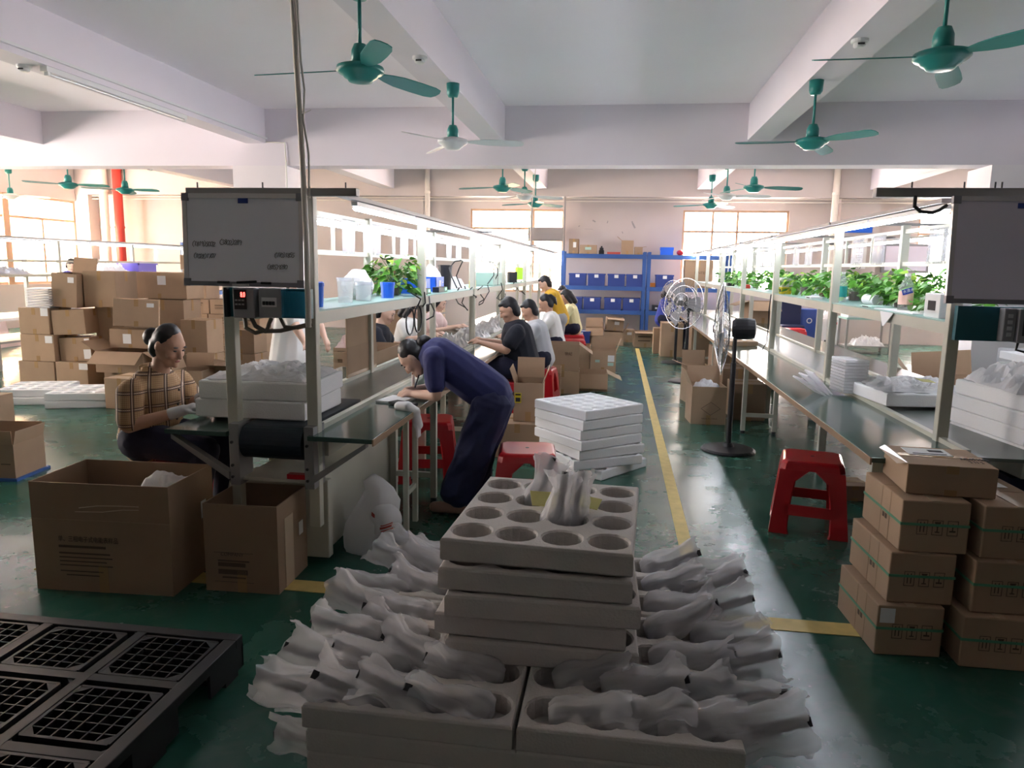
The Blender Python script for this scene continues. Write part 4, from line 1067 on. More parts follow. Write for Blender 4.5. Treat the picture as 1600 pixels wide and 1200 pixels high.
# ================================================================ STANDING FANS
def stand_fan(label, x, y, hz, Rr, yaw, tilt):
    o = thing('standing_fan', label, 'standing fan', (x, y, 0))
    MB().lathe([(.24, 0), (.24, .012), (.22, .025), (.05, .04), (.035, .07)], n=28).obj('fan_base', 'black_plastic', o, smooth=False)
    MB().cyl((0, 0, .05), (0, 0, hz-.30), .024, n=12).cyl((0, 0, hz-.32), (0, 0, hz-.08), .018, n=12).obj('fan_pole', 'black_plastic', o)
    rm = Euler((0, tilt, yaw)).to_matrix(); c = Vector((0, 0, hz))
    def T(p): return c+rm @ Vector(p)
    q = MB().lathe([(.05, -.17), (.085, -.16), (.095, -.10), (.095, .0), (.07, .03)], (0, 0, 0), 18); q.v = [T((p.z, p.x, p.y)) for p in q.v]
    q.obj('fan_motor', 'black_plastic', o, smooth=False)
    g = MB(); A = .10
    def front(r): return .115+.07*(1-(r/Rr)**2)
    def rear(r): return .115-.07*(1-(r/Rr)**2)
    for r in (Rr, Rr*.7, Rr*.4, Rr*.18):
        for fn in ((front, rear) if r < Rr else (front,)):
            g.tube([T((fn(r), r*math.cos(a), r*math.sin(a))) for a in [2*PI*k/28 for k in range(29)]], .0045 if r == Rr else .0025, 4)
    for k in range(36):
        a = 2*PI*k/36
        for fn in (front, rear):
            g.tube([T((fn(r), r*math.cos(a), r*math.sin(a))) for r in (.04, Rr*.4, Rr*.7, Rr)], .0018, 4)
    g.obj('fan_guard', 'chrome', o)
    for k in range(3):
        a0 = 2*PI*k/3; b = MB(); pts = []
        for r, w in ((.05, .35), (Rr*.4, .45), (Rr*.75, .42), (Rr*.92, .3)):
            pts.append((T((.10, r*math.cos(a0-w), r*math.sin(a0-w))), T((.135, r*math.cos(a0+w), r*math.sin(a0+w)))))
        off = rm @ Vector((.003, 0, 0))
        for (p, q1), (p2, q2) in zip(pts, pts[1:]): b.hexa([p, q1, q2, p2], [p+off, q1+off, q2+off, p2+off])
        b.obj('fan_blade', 'greybox', o)
    MB().box(T((.19, 0, 0)), (.01, .07, .07), rm).obj('guard_badge', 'black_plastic', o)
stand_fan('nearest black standing fan, its round guard seen edge-on beside the right bench', 1.05, 6.68, 1.10, .41, PI-.12, .03)
stand_fan('middle standing fan with its guard turned towards the aisle', 1.03, 10.8, 1.12, .36, PI+.75, -.12)
stand_fan('rear standing fan half hidden behind the middle one', 1.05, 13.0, 1.10, .33, PI+.6, 0)
# ================================================================ BLACK PALLET
o = thing('plastic_pallet', 'black plastic pallet with gridded deck on the floor at the lower left', 'pallet', (-2.01, 1.98, 0), 0)
a, b, z0, z1 = .60, .56, .112, .15
MB().bx(-a, a, b-.05, b, z0, z1).bx(-a, a, -b, -b+.05, z0, z1).bx(-a, -a+.05, -b+.05, b-.05, z0, z1).bx(a-.05, a, -b+.05, b-.05, z0, z1).obj('deck_rim', 'pallet', o, bevel=.003)
for s in (-1, 1):
    MB().bx(s*.205-.02, s*.205+.02, -b+.05, b-.05, .10, .149).obj('deck_rib', 'pallet', o); MB().bx(-a+.05, a-.05, s*.19-.02, s*.19+.02, .10, .1485).obj('deck_rib', 'pallet', o)
for i in (-1, 0, 1):
    for j in (-1, 0, 1):
        cx, cy, hw, hd = i*.385, j*.355, .15, .135; g = MB()
        for s in (-1, 1):
            g.bx(cx-hw, cx+hw, cy+s*hd-.006, cy+s*hd+.006, .112, .148).bx(cx+s*hw-.006, cx+s*hw+.006, cy-hd, cy+hd, .112, .148)
        for k in range(1, 6): g.bx(cx-hw+2*hw*k/6-.0025, cx-hw+2*hw*k/6+.0025, cy-hd, cy+hd, .115, .147)
        for k in range(1, 6): g.bx(cx-hw, cx+hw, cy-hd+2*hd*k/6-.0025, cy-hd+2*hd*k/6+.0025, .115, .146)
        for sx in (-1, 1):
            for sy in (-1, 1): g.poly([(cx+sx*hw, cy+sy*hd, .1475), (cx+sx*(hw-.05), cy+sy*hd, .1475), (cx+sx*hw, cy+sy*(hd-.05), .1475)])
        for sx in (-1, 1):
            g.box((cx+sx*(hw+.03), cy+hd+.02, .13), (.06, .012, .03), sx*-.7).box((cx+sx*(hw+.02), cy-hd-.02, .13), (.06, .012, .03), sx*.7)
        g.obj('deck_grid', 'pallet', o)
        MB().bx(cx-.09 if i else cx-.07, cx+.09 if i else cx+.07, cy-.08, cy+.08, .02, .112).obj('pallet_block', 'pallet', o)
for j in (-1, 0, 1): MB().bx(-a, a, j*.47-.045, j*.47+.045, 0, .022).obj('bottom_skid', 'pallet', o)
for s in (-1, 1):
    for j in (-1, 0, 1): MB().bx(s*a-.012 if s > 0 else s*a, s*a if s > 0 else s*a+.012, j*.44-.12, j*.44+.12, .02, .115).obj('side_wall', 'pallet', o)
    for i in (-1, 0, 1): MB().bx(i*.48-.12, i*.48+.12, s*b-.012 if s > 0 else s*b, s*b if s > 0 else s*b+.012, .02, .115).obj('side_wall', 'pallet', o)

# ================================================================ BLUE RACKS AND BINS
def rack(label, x0, x1, y0, y1, zs, posts):
    o = thing('storage_rack', label, 'rack', ((x0+x1)/2, (y0+y1)/2, 0)); cx, cy = (x0+x1)/2, (y0+y1)/2
    for px in posts:
        for y in (y0, y1): MB().bx(px-cx-.035, px-cx+.035, y-cy-.03, y-cy+.03, 0, zs[-1]+.06).obj('rack_post', 'bluerack', o)
    for z in zs:
        MB().bx(x0-cx, x1-cx, y0-cy-.02, y0-cy+.02, z-.09, z).obj('shelf_beam', 'bluerack', o); MB().bx(x0-cx, x1-cx, y1-cy-.02, y1-cy+.02, z-.09, z).obj('shelf_beam', 'bluerack', o)
        MB().bx(x0-cx, x1-cx, y0-cy+.02, y1-cy-.02, z-.015, z).obj('shelf_panel', 'bluerack', o)
rack('blue steel rack holding the labelled blue crates against the rear wall', -1.26, .62, 17.0, 17.55, (.67, 1.21, 1.93), (-1.24, .60))
rack('blue steel rack to the right of the crates, partly behind the fans', .66, 2.5, 17.0, 17.55, (.67, 1.21, 1.93), (.70, 2.46))
rack('blue and white rack in the far left corner behind the carton stack', -10.6, -8.7, 17.0, 17.5, (.9, 1.45, 2.0), (-10.58, -8.72))
def bin_():
    o = thing('blue_crate', '', 'crate'); w, d, h = .19, .22, .28
    MB().bx(-w, w, -d, d, 0, .01).bx(-w, -w+.008, -d, d, .01, h).bx(w-.008, w, -d, d, .01, h).bx(-w+.008, w-.008, d-.008, d, .01, h).bx(-w+.008, w-.008, -d+.004, -d+.008, .01, h).obj('crate_body', 'bluebin', o)
    MB().bx(-w-.012, w+.012, -d-.014, -d, h-.035, h).bx(-w-.012, -w, -d, d, h-.035, h).bx(w, w+.012, -d, d, h-.035, h).bx(-w-.012, w+.012, d, d+.012, h-.035, h).obj('crate_rim', 'bluebin', o)
    for k in range(6): MB().bx(-w+.01, w-.01, -d-.006, -d+.004, .03+k*.034, .046+k*.034).obj('crate_rib', 'bluebin', o)
    for k in range(5): MB().bx(-w+.02+k*.085, -w+.03+k*.085, -d-.007, -d+.004, .01, h-.035).obj('crate_rib', 'bluebin', o)
    MB().box((0, 0, h-.03), (.33, .38, .04), .02).obj('crate_contents', 'greybox', o)
    MB().bx(-.045, .045, -d-.017, -d-.014, h-.09, h-.02).obj('paper_label', 'paper', o)
    return o
bn = bin_(); f0 = True; ords = ['leftmost', 'second from left', 'third from left', 'rightmost']
for z, row, xs in ((1.21, 'upper', (-.90, -.47, -.02, .40)), (.67, 'lower', (-.97, -.55, -.08, .34))):
    for k, x in enumerate(xs):
        lab = '%s labelled blue crate on the %s shelf of the rack' % (ords[k], row)
        if f0: bn.location = (x, 17.24, z); bn['label'] = lab; bn['group'] = 'labelled blue crates on the rack'; f0 = False
        else: dup(bn, (x, 17.24, z), 0, lab, 'labelled blue crates on the rack')
dup(bn, (1.06, 17.24, 1.21), 0, 'blue crate holding a white bottle on the right-hand rack', 'blue crates elsewhere')
dup(bn, (-.72, 15.9, 0), 0, 'blue crate standing on the floor below the rack', 'blue crates elsewhere')
tag(MB().box((.80, 17.15, 1.26), (.12, .1, .09)).obj('orange_box', 'orange'), 'small orange and white box beside the single crate on the right-hand rack', 'box')
o = thing('hardware_tray', 'black tray of small wrapped parts on the lower right-hand shelf', 'tray', (1.1, 17.2, .67))
MB().bx(-.28, .28, -.16, .16, 0, .13).obj('tray_body', 'black_plastic', o)
for k in range(5): MB().box((-.2+.1*k, -.165, .07), (.05, .01, .04), k).obj('wrapped_part', 'whitefilm', o)
# boxes on the rack top
carton('tall carton with a slanted label at the end of the rack top', -1.01, 17.2, 1.932, .22, .3, .33, 0, m='card_dark', stick=[('f', .2, .6, .07, .12)])
o = carton('carton with a green mark on the rack top', -.68, 17.2, 1.932, .38, .32, .20, 0); MB().bx(-.07, .07, -.163, -.161, .09, .15).obj('green_mark', 'mint', o)
tag(MB().lathe([(.06, 0), (.06, .08), (.045, .10), (.045, .14), (.02, .15), (.02, .18)], (-.38, 17.2, 1.932), 12).obj('black_pump', 'black_plastic'), 'small black pump bottle on the rack top', 'pump')
tag(MB().box((-.1, 17.2, 1.957), (.30, .2, .05)).obj('red_tray', 'posterred'), 'flat red tray on the rack top', 'tray')
carton('upright open carton with a side flap on the rack top', .20, 17.2, 1.932, .27, .3, .31, 0, opened={'l': 50})
carton('small pale carton next to the upright one on the rack top', .45, 17.2, 1.932, .18, .28, .17, 0, opened={'r': 80})
o = thing('blue_basin', 'bright blue stacked basins on the right-hand rack top', 'basin', (1.08, 17.2, 1.932))
MB().bx(-.14, .14, -.12, .12, 0, .1).obj('basin', 'bluebright', o); MB().bx(-.15, .15, -.13, .13, .1, .17).obj('basin', 'bluebright', o)
tag(MB().ell((1.38, 17.2, 1.99), (.08, .08, .06)).obj('red_bowl', 'red'), 'round red bowl beside the blue basins on the rack', 'bowl')
carton('large dark carton filling the far shelf of the right-hand rack', 1.80, 17.25, 1.212, .62, .42, .62, 0, m='card_dark', marks=[('KINTEN', -.3, .5, .08)])
carton('carton on the corner rack beside its neighbour', -10.1, 17.2, 2.002, .5, .4, .33, 0, opened={'b': 20, 'f': 100}); carton('second carton on the corner rack top', -9.5, 17.2, 2.002, .48, .4, .3, 0)
# ================================================================ REAR ROOM THINGS
o = thing('exhaust_duct', 'grey box duct crossing below the rear left window', 'duct', (-1.72, 17.85, 2.40)); MB().bx(-.42, .42, -.1, .1, -.15, .15).obj('duct_body', 'greyduct', o, bevel=.01); MB().bx(-.44, .44, -.11, .11, -.17, -.15).obj('duct_flange', 'greyduct', o)
tag(MB().cyl((-2.05, 17.6, 1.9), (-2.05, 17.6, 3.25), .025, n=8).obj('steel_pole', 'greyduct'), 'dark steel pole in front of the rear left window', 'pole')
tag(MB().cyl((-1.28, 17.62, 1.9), (-1.28, 17.62, 3.25), .025, n=8).obj('steel_pole', 'greyduct'), 'dark steel pole between the rear left window and the rack', 'pole')
tag(MB().tube([(-1.45, 13.0, 3.42), (-1.52, 13, 2.6), (-1.6, 13, 1.95)], .008, 5).obj('pull_rope', 'cablewhite'), 'thin cord hanging down before the rear left window', 'cord')
o = thing('dark_chair', 'dark navy upholstered chair beside the blue cabinet at the rear', 'chair', (3.78, 16.7, 0))
MB().bx(-.24, .24, .18, .24, .45, 1.02).obj('chair_back', 'navychair', o, bevel=.02); MB().bx(-.24, .24, -.22, .22, .40, .47).obj('chair_seat', 'navychair', o, bevel=.02)
for sx in (-.2, .2):
    for sy in (-.2, .2): MB().cyl((sx, sy, 0), (sx, sy, .42), .015, n=8).obj('leg', 'darkmetal', o)
o = thing('blue_cabinet', 'blue cabinet with a round white emblem by the rear wall', 'cabinet', (4.18, 17.2, 0))
MB().bx(-.24, .24, -.2, .2, 0, .80).obj('cabinet_body', 'bluecabinet', o, bevel=.01); MB().cyl((.05, -.202, .55), (.05, -.205, .55), .06, n=18).obj('emblem', 'alu', o); MB().cyl((.05, -.205, .55), (.05, -.207, .55), .04, n=18).obj('emblem', 'bluecabinet', o)
MB().bx(.225, .25, -.21, -.19, 0, .81).obj('cabinet_trim', 'alu', o)
o = thing('dehumidifier', 'white floor appliance with a red badge and a bag on top', 'appliance', (4.6, 16.9, 0)); MB().bx(-.2, .2, -.18, .18, .05, .62).obj('appliance_body', 'white_plastic', o, bevel=.02); MB().bx(.08, .14, -.184, -.18, .5, .55).obj('badge', 'posterred', o); MB().bx(-.1, .1, -.184, -.18, .1, .16).obj('grille', 'darkmetal', o); MB().bx(-.18, .18, -.16, .16, 0, .05).obj('appliance_base', 'darkmetal', o)
heap('crumpled pale bag on the white floor appliance', (4.6, 16.9, .622), .36, .3, .2, 33)
o = thing('test_bench', 'grey bench carrying a flat white machine at the rear right', 'bench', (5.05, 15.9, 0))
MB().bx(-.45, .45, -.3, .3, .68, .72).obj('bench_top', 'shelfgreen', o)
for sx in (-.42, .42):
    for sy in (-.27, .27): MB().bx(sx-.02, sx+.02, sy-.02, sy+.02, 0, .68).obj('leg', 'greymetal', o)
MB().bx(-.42, .42, -.27, .27, .12, .15).obj('lower_shelf', 'greymetal', o)
o = thing('flat_machine', 'flat white machine on the rear right bench', 'machine', (5.05, 15.9, .722)); MB().bx(-.42, .42, -.25, .25, 0, .14).obj('machine_body', 'white_plastic', o, bevel=.01); MB().cyl((.3, -.252, .06), (.3, -.256, .06), .02, n=10).obj('dial', 'darkmetal', o); MB().bx(-.3, .1, -.2, .2, .14, .2).obj('machine_lid', 'greytee', o)
heap('white bags on the lower shelf of the rear right bench', (5.1, 15.85, .152), .6, .4, .22, 35)
o = thing('fire_extinguisher', 'red fire extinguisher standing beside the rear right bench', 'fire extinguisher', (5.68, 16.0, 0))
MB().lathe([(.07, 0), (.075, .02), (.075, .38), (.05, .45), (.025, .47), (.025, .5)], n=16).obj('cylinder', 'redpipe', o, smooth=True); MB().box((0, 0, .52), (.03, .09, .03)).obj('handle', 'darkmetal', o); MB().tube([(.02, 0, .5), (.09, 0, .48), (.1, 0, .3), (.09, 0, .15)], .012, 6).obj('hose', 'black_plastic', o)
o = thing('wall_frame', 'dark framed board propped on the far wall beyond the right pockets', 'framed board', (6.4, 17.85, 1.95)); MB().bx(-.5, .5, -.03, .03, -.32, .32).obj('frame', 'greybox', o); MB().bx(-.44, .44, -.035, -.03, -.27, .27).obj('board_face', 'boardR', o)
o = thing('wall_sign', 'white sign with black vertical characters on the rear wall', 'sign', (5.35, 17.70, 2.05)); MB().bx(-.16, .16, -.01, .01, -.35, .35).obj('sign_board', 'white_plastic', o)
for k, ch in enumerate('员工守则'): text(ch, .15, 'ink', o, (-.075, -.012, .18-.17*k), (PI/2, 0, 0), 'sign_lettering')
tag(MB().bx(5.0, 5.6, 17.72, 17.74, 2.5, 2.68).obj('blue_sign', 'bluebright'), 'blue strip sign high on the rear wall column', 'sign')
# posters seen through the left line
o = thing('wall_poster', 'red and blue notice on the column behind the left line pockets', 'poster', (-5.5, 10.985, 1.95)); 
MB().bx(-.36, .36, -.008, .008, -.28, .28).obj('poster_sheet', 'posterred', o); MB().bx(-.36, .36, -.011, -.008, -.28, -.08).obj('poster_band', 'posterblue', o)
# ================================================================ FAR LEFT PACKING BENCH
o = thing('packing_bench', 'grey packing bench with lamp frame beside the far left window', 'bench', (-9.0, 11.6, 0))
for y in (-3.4, -2.3, -1.0, .8, 2.4, 3.6):
    for x in (-.3, .3): MB().bx(x-.025, x+.025, y-.025, y+.025, 0, 1.88).obj('post', 'greymetal' if y < -1.5 else 'cream', o)
MB().bx(-.36, .36, -3.5, 3.7, 1.33, 1.37).obj('upper_shelf', 'cream', o); MB().bx(-.45, .45, -3.5, 3.7, .72, .76).obj('bench_top', 'steel', o)
MB().bx(.28, .32, -3.5, 3.7, 1.55, 1.585).obj('rail', 'cream', o); MB().bx(-.1, .3, -3.5, 3.7, 1.89, 1.92).obj('light_rail', 'greymetal', o); MB().bx(-.45, .45, -3.5, 3.7, .40, .43).obj('lower_rail', 'greymetal', o)
heap('grey crumpled garments on the far left bench shelf', (-8.9, 9.6, 1.372), .5, .8, .14, 41, 'greytee')
heap('white crumpled film on the far left bench shelf', (-8.9, 11.9, 1.372), .5, .7, .22, 43)
o = thing('purple_basket', 'purple plastic basket on the far left bench shelf', 'basket', (-8.75, 12.6, 1.372)); MB().bx(-.2, .2, -.26, .26, 0, .02).bx(-.2, -.18, -.26, .26, .02, .17).bx(.18, .2, -.26, .26, .02, .17).bx(-.18, .18, -.26, -.24, .02, .17).bx(-.18, .18, .24, .26, .02, .17).obj('basket_body', 'purplebin', o); MB().bx(-.22, .22, -.28, -.26, .15, .18).bx(.2, .22, -.28, .28, .15, .18).obj('basket_rim', 'purplebin', o)
for k in range(6):
    tag(MB().box((-8.7, 8.3+k*.14, .84), (.2, .1, .15)).obj('motor_unit', 'black_plastic'), NTH[k]+' dark motor unit lined up on the far left bench', 'motor', 'motor units on the far left bench')
heap('big pale plastic-wrapped load behind the far left bench', (-11.6, 11.0, 0), 1.3, 2.6, 1.35, 46, 'pinktee', 20, .3)
# cartons behind the left line
for k, (x, y, w, h, lab) in enumerate(((-4.0, 13.0, .6, .75, 'big carton behind the left line pockets'), (-3.4, 13.2, .5, .72, 'carton next to the big one behind the left line'), (-4.05, 13.0, .55, .75, 'carton stacked on the big one behind the left line'), (-3.4, 13.2, .5, .7, 'stacked carton behind the potted plant on the left line'))):
    carton(lab, x, y, 0 if k < 2 else .755, w, .5, h, 0, m='card' if k % 2 else 'card_dark')
o = thing('timber_crate', 'low timber pallet box piled with pink plastic sheet behind the left line', 'crate', (-3.3, 9.6, 0))
for z in (.05, .2, .35): MB().bx(-.4, .4, -.3, -.28, z, z+.1).obj('plank', 'card_in', o)
for x in (-.38, .38): MB().bx(x-.03, x+.03, -.28, .3, 0, .5).obj('post', 'card_in', o)
MB().bx(-.4, .4, -.3, .3, .46, .5).obj('deck', 'card_in', o)
heap('pale pink plastic sheet heaped on the timber box', (-3.3, 9.6, .502), .75, .6, .3, 48, 'pinktee')
o = carton('long shallow open carton on the far side of the left bench', -2.12, 6.3, .752, .26, .9, .12, 0, opened={})
o = thing('hanging_card', 'sheet of cardboard hung below the left line shelf', 'cardboard sheet', (-1.93, 5.43, 1.30))
MB().bx(-.004, .004, -.33, .33, -.53, 0).obj('card_panel', 'card', o); MB().bx(.0045, .006, -.33, .33, -.53, -.30).obj('lower_panel', 'card', o); MB().bx(.006, .0075, -.33, .33, -.53, -.5).obj('torn_edge', 'cleartape', o)
# ================================================================ PLANTS
def leaf_mesh(s, m):
    mb = MB(); prof = [(0, .004), (.12, .34), (.3, .48), (.55, .38), (.8, .16), (1, .0)]
    pts = []
    for t, w in prof:
        z = -.35*t*t
        pts.append((Vector((t*s, w*s*.8, z*s+.10*w*s)), Vector((t*s, 0, z*s)), Vector((t*s, -w*s*.8, z*s+.10*w*s))))
    for (a, b, c), (d, e, f) in zip(pts, pts[1:]):
        mb.poly([a, b, e, d]); mb.poly([b, c, f, e])
    me = mb.mesh('leaf', True); me.materials.append(M[m]); return me
LF = [leaf_mesh(.075, 'leaf'), leaf_mesh(.065, 'leaf'), leaf_mesh(.055, 'leaf_young'), leaf_mesh(.085, 'leaf')]
def plant(label, x, y, z, R, H, n, pot='clearplastic', potr=.05, poth=.12, seed=0, group=None):
    rnd = random.Random(seed); o = thing('pothos_plant', label, 'plant', (x, y, z), 0, group)
    MB().lathe([(potr*.8, 0), (potr, .01), (potr*1.02, poth), (potr*.9, poth)], n=14).obj('pot', pot, o, smooth=True)
    MB().lathe([(potr*.78, .004), (potr*.9, poth*.7), (0.001, poth*.72)], n=10).obj('potting_soil', 'soil', o)
    st = MB()
    for k in range(n):
        a = rnd.uniform(0, 2*PI); rr = R*(.30+.70*math.sqrt(rnd.random())); hh = H*(.14+.86*rnd.random())*(1-.25*(rr/R)**2)
        p = Vector((rr*math.cos(a), rr*math.sin(a)*1.1, hh)); l = bpy.data.objects.new('leaf', rnd.choice(LF)); COL.objects.link(l); l.parent = o
        l.location = p; l.rotation_euler = (rnd.uniform(-.6, .6), rnd.uniform(-.5, .7), a+rnd.uniform(-.9, .9)); sc = rnd.uniform(.8, 1.25); l.scale = (sc, sc, sc)
        if k % 3 == 0: st.tube([(0, 0, poth*.6), (p.x*.5, p.y*.5, hh*.8), tuple(p)], .0025, 4)
    st.obj('stems', 'leaf', o)
plant('single bushy pothos in a clear vase on the left line shelf', -1.70, 5.50, 1.37, .19, .33, 150, 'clearplastic', .055, .12, 1)
PL = [(y, .17 if y < 8 else .22, .29 if y < 6 else .27) for y in (4.62, 5.05, 5.5, 5.95, 6.6, 7.1, 7.6, 8.1, 8.75, 9.4, 10.1, 10.8, 11.6, 12.4, 13.2)]
PN = [q+' along the right shelf from the whiteboard' for q in NTH]+['thirteenth along the right shelf from the whiteboard', 'next to last on the right shelf', 'farthest on the right shelf']
for k, (y, R, H) in enumerate(PL):
    plant('leafy pothos plant, '+PN[k], 1.97+random.uniform(-.05, .05), y, 1.37, R, H, 115 if k < 8 else 85, 'terracotta' if k in (6, 9) else 'clearplastic', .05, .11, 10+k, 'row of pothos on the right shelf')
# ================================================================ BOTTLES, BOXES AND CABLES ON THE SHELVES
def bottle(label, x, y, z, r, h, lab, cap='white_plastic'):
    o = thing('water_bottle', label, 'bottle', (x, y, z))
    MB().lathe([(r*.9, 0), (r, .01), (r, h*.62), (r*.85, h*.72), (r*.38, h*.9), (r*.38, h*.94)], n=16).obj('bottle_body', 'clearplastic', o, smooth=True)
    MB().cyl((0, 0, h*.93), (0, 0, h), r*.42, n=12).obj('bottle_cap', cap, o)
    if lab: MB().lathe([(r*1.01, h*.18), (r*1.015, h*.19), (r*1.015, h*.52), (r*1.01, h*.53)], n=18).obj('bottle_label', lab, o)
    return o
bottle('clear water bottle with a green label on the right shelf', 1.78, 6.22, 1.37, .036, .24, 'waterlabel')
o = bottle('clear bottle with a blue and pink label near the right whiteboard', 1.80, 4.95, 1.37, .042, .235, 'bottlepink')
MB().box((-.01, -.0435, .125), (.062, .003, .034), (0, -.3, 0)).obj('label_band', 'bottlelabel', o); text('水清水', .022, 'paper', o, (-.034, -.0455, .112), (PI/2, -.3, 0), 'label_lettering')
o = thing('squeeze_bottle', 'white squeeze bottle lying on its side with a purple cap', 'bottle', (1.86, 5.75, 1.41)); MB().cyl((0, -.12, 0), (0, .12, 0), .04, n=14).obj('bottle_body', 'white_plastic', o, smooth=False); MB().cyl((0, .12, 0), (0, .17, 0), .02, n=10).obj('bottle_cap', 'purplebin', o)
for x, y, w, d, h, m_, lab in ((1.78, 4.30, .16, .2, .13, 'paper', 'white paper box at the near end of the right shelf'), (1.78, 8.25, .1, .14, .07, 'yellowbright', 'yellow tin on the right shelf'), (1.80, 8.30, .12, .14, .1, 'paper', 'white pack resting on the yellow tin'), (1.76, 10.6, .08, .3, .05, 'redpipe', 'red tool case lying on the right shelf'), (1.76, 12.0, .1, .2, .05, 'black_plastic', 'dark tool case further along the right shelf'), (1.74, 6.9, .1, .2, .02, 'paper', 'thin white paper pad on the right shelf'), (1.76, 5.35, .14, .24, .015, 'mint', 'pale paper stack on the right shelf')):
    z = 1.37 if lab != 'white pack resting on the yellow tin' else 1.441
    o = thing('shelf_box', lab, 'box', (x, y, z)); MB().bx(-w/2, w/2, -d/2, d/2, 0, h).obj('box_body', m_, o, bevel=.004); MB().bx(-w/2-.001, -w/2, -d/4, d/4, h*.3, h*.7).obj('box_mark', 'ink', o)
tag(MB().hexa([(1.665, 4.75, 1.366), (1.665, 4.98, 1.366), (1.645, 4.86, 1.28), (1.645, 4.84, 1.28)], [(1.668, 4.75, 1.366), (1.668, 4.98, 1.366), (1.648, 4.86, 1.28), (1.648, 4.84, 1.28)]).obj('paper_corner', 'paper'), 'white paper corner draping over the right shelf edge', 'paper')
tag(MB().bx(1.7, 1.98, 4.55, 5.2, 1.371, 1.376).obj('paper_sheets', 'paper'), 'white paper sheets spread near the blue-labelled bottle', 'paper')
# things on left shelf
def cup(label, x, y, r, h, m_):
    o = thing('storage_cup', label, 'cup', (x, y, 1.37)); MB().lathe([(r*.85, 0), (r, h), (r*.93, h), (r*.8, .01)], n=16).obj('cup_body', m_, o, smooth=False); MB().lathe([(r*1.01, h-.02), (r*1.04, h-.018), (r*1.04, h), (r*1.01, h)], n=16).obj('cup_rim', m_, o)
cup('bright blue cup at the near end of the left shelf', -1.60, 3.80, .04, .13, 'bluebright')
cup('second blue cup behind the near one on the left shelf', -1.68, 3.98, .04, .13, 'bluebright')
cup('clear plastic tub on the left shelf', -1.62, 4.28, .05, .15, 'clearplastic'); cup('pale blue clear jug on the left shelf', -1.60, 4.55, .055, .12, 'clearplastic')
cup('stacked white cups on the left shelf', -1.78, 4.05, .045, .19, 'whitefilm')
cup('blue tub next to the plant on the left shelf', -1.60, 5.05, .05, .11, 'bluebright'); cup('black cylinder holding tools on the left shelf', -1.68, 7.15, .07, .24, 'black_plastic')
o = thing('paper_sack', 'white paper sack with black letters on the left shelf', 'sack', (-1.70, 4.72, 1.37)); crumple(MB().ell((0, 0, .10), (.10, .13, .10), None, 18, 12), .02, 14, 5).obj('sack_body', 'paper', o, smooth=False); text('VUAT', .04, 'ink', o, (.105, -.04, .13), (PI/2, PI/2, PI/2), 'sack_lettering')
for x, y, w, d, h, m_, lab in ((-1.72, 6.05, .26, .34, .12, 'bluebright', 'bright blue bin behind the plant on the left shelf'), (-1.72, 6.62, .24, .3, .13, 'bluebright', 'second bright blue bin with a white label on the left shelf')):
    o = thing('parts_bin', lab, 'bin', (x, y, 1.371)); MB().bx(-w/2, w/2, -d/2, d/2, 0, .01).bx(-w/2, -w/2+.006, -d/2, d/2, .01, h).bx(w/2-.006, w/2, -d/2, d/2, .01, h).bx(-w/2, w/2, -d/2, -d/2+.006, .01, h).bx(-w/2, w/2, d/2-.006, d/2, .01, h).obj('bin_body', m_, o); MB().bx(w/2, w/2+.002, -.05, .03, .02, .1).obj('paper_label', 'paper', o); MB().bx(-w/2+.02, w/2-.02, -d/2+.02, d/2-.02, .01, .07).obj('bin_contents', 'greytee', o)
heap('white film bag puffed up in the second blue bin', (-1.72, 6.62, 1.445), .22, .26, .15, 52)
for y, lab in ((5.85, 'black adapter strip with a green light before the first blue bin'), (6.45, 'black adapter strip with a green light by the second blue bin')):
    o = thing('power_adapter', lab, 'adapter', (-1.56, y, 1.371)); MB().bx(-.03, .03, -.16, .16, 0, .045).obj('adapter_body', 'black_plastic', o, bevel=.004); MB().bx(.03, .034, .08, .11, .015, .035).obj('power_light', 'greenled', o)
tag(MB().box((-1.55, 7.9, 1.41), (.05, .14, .08)).obj('yellow_meter', 'yellowbright'), 'yellow meter on the left shelf', 'meter')
o = thing('parts_case', 'pale mint case with dark straps on the left shelf', 'case', (-1.62, 9.3, 1.371)); MB().bx(-.12, .12, -.35, .35, 0, .16).obj('case_body', 'mint', o, bevel=.01); MB().bx(.121, .124, -.01, .01, 0, .16).obj('case_strap', 'black_plastic', o)
heap('tangle of small white parts on the left shelf', (-1.66, 7.5, 1.371), .2, .4, .1, 55)
tag(MB().box((-1.62, 12.3, 1.5), (.1, .26, .2), .3).obj('lime_pack', 'lime'), 'lime green pack far along the left shelf', 'pack')
tag(MB().box((-1.6, 11.3, 1.45), (.12, .2, .16), .3).obj('camera_unit', 'black_plastic'), 'black instrument on the left shelf beyond the mint case', 'instrument')
tag(MB().box((-1.66, 10.4, 1.43), (.2, .2, .12), .1).obj('grey_unit', 'greybox'), 'grey instrument next to the mint case on the left shelf', 'instrument')
rnd = random.Random(5); CB = ['looping over the first post', 'drooping below the shelf by the second post', 'arching above the blue bins', 'hanging between the second and third posts', 'curling round the third post', 'sagging beyond the third post', 'rising behind the mint case', 'drooping by the mint case', 'far along the shelf', 'last along the shelf']
for k, y in enumerate((5.55, 5.75, 6.9, 7.2, 7.7, 8.2, 8.9, 9.6, 10.8, 11.8)):
    pts = []; up = k in (2, 6)
    for q in range(9):
        t = q/8; pts.append((-1.50+.05*math.sin(q*1.3+k), y-.25+.5*t+.03*math.sin(q*2+k), (1.40+.26*math.sin(PI*t) if up else 1.40-.16*math.sin(PI*t)*(1.4 if k % 2 else .8))+.01*math.sin(q*3)))
    tag(MB().tube(pts, .006, 5).obj('power_cable', 'cable'), 'black cable on the left shelf, '+CB[k], 'cable')
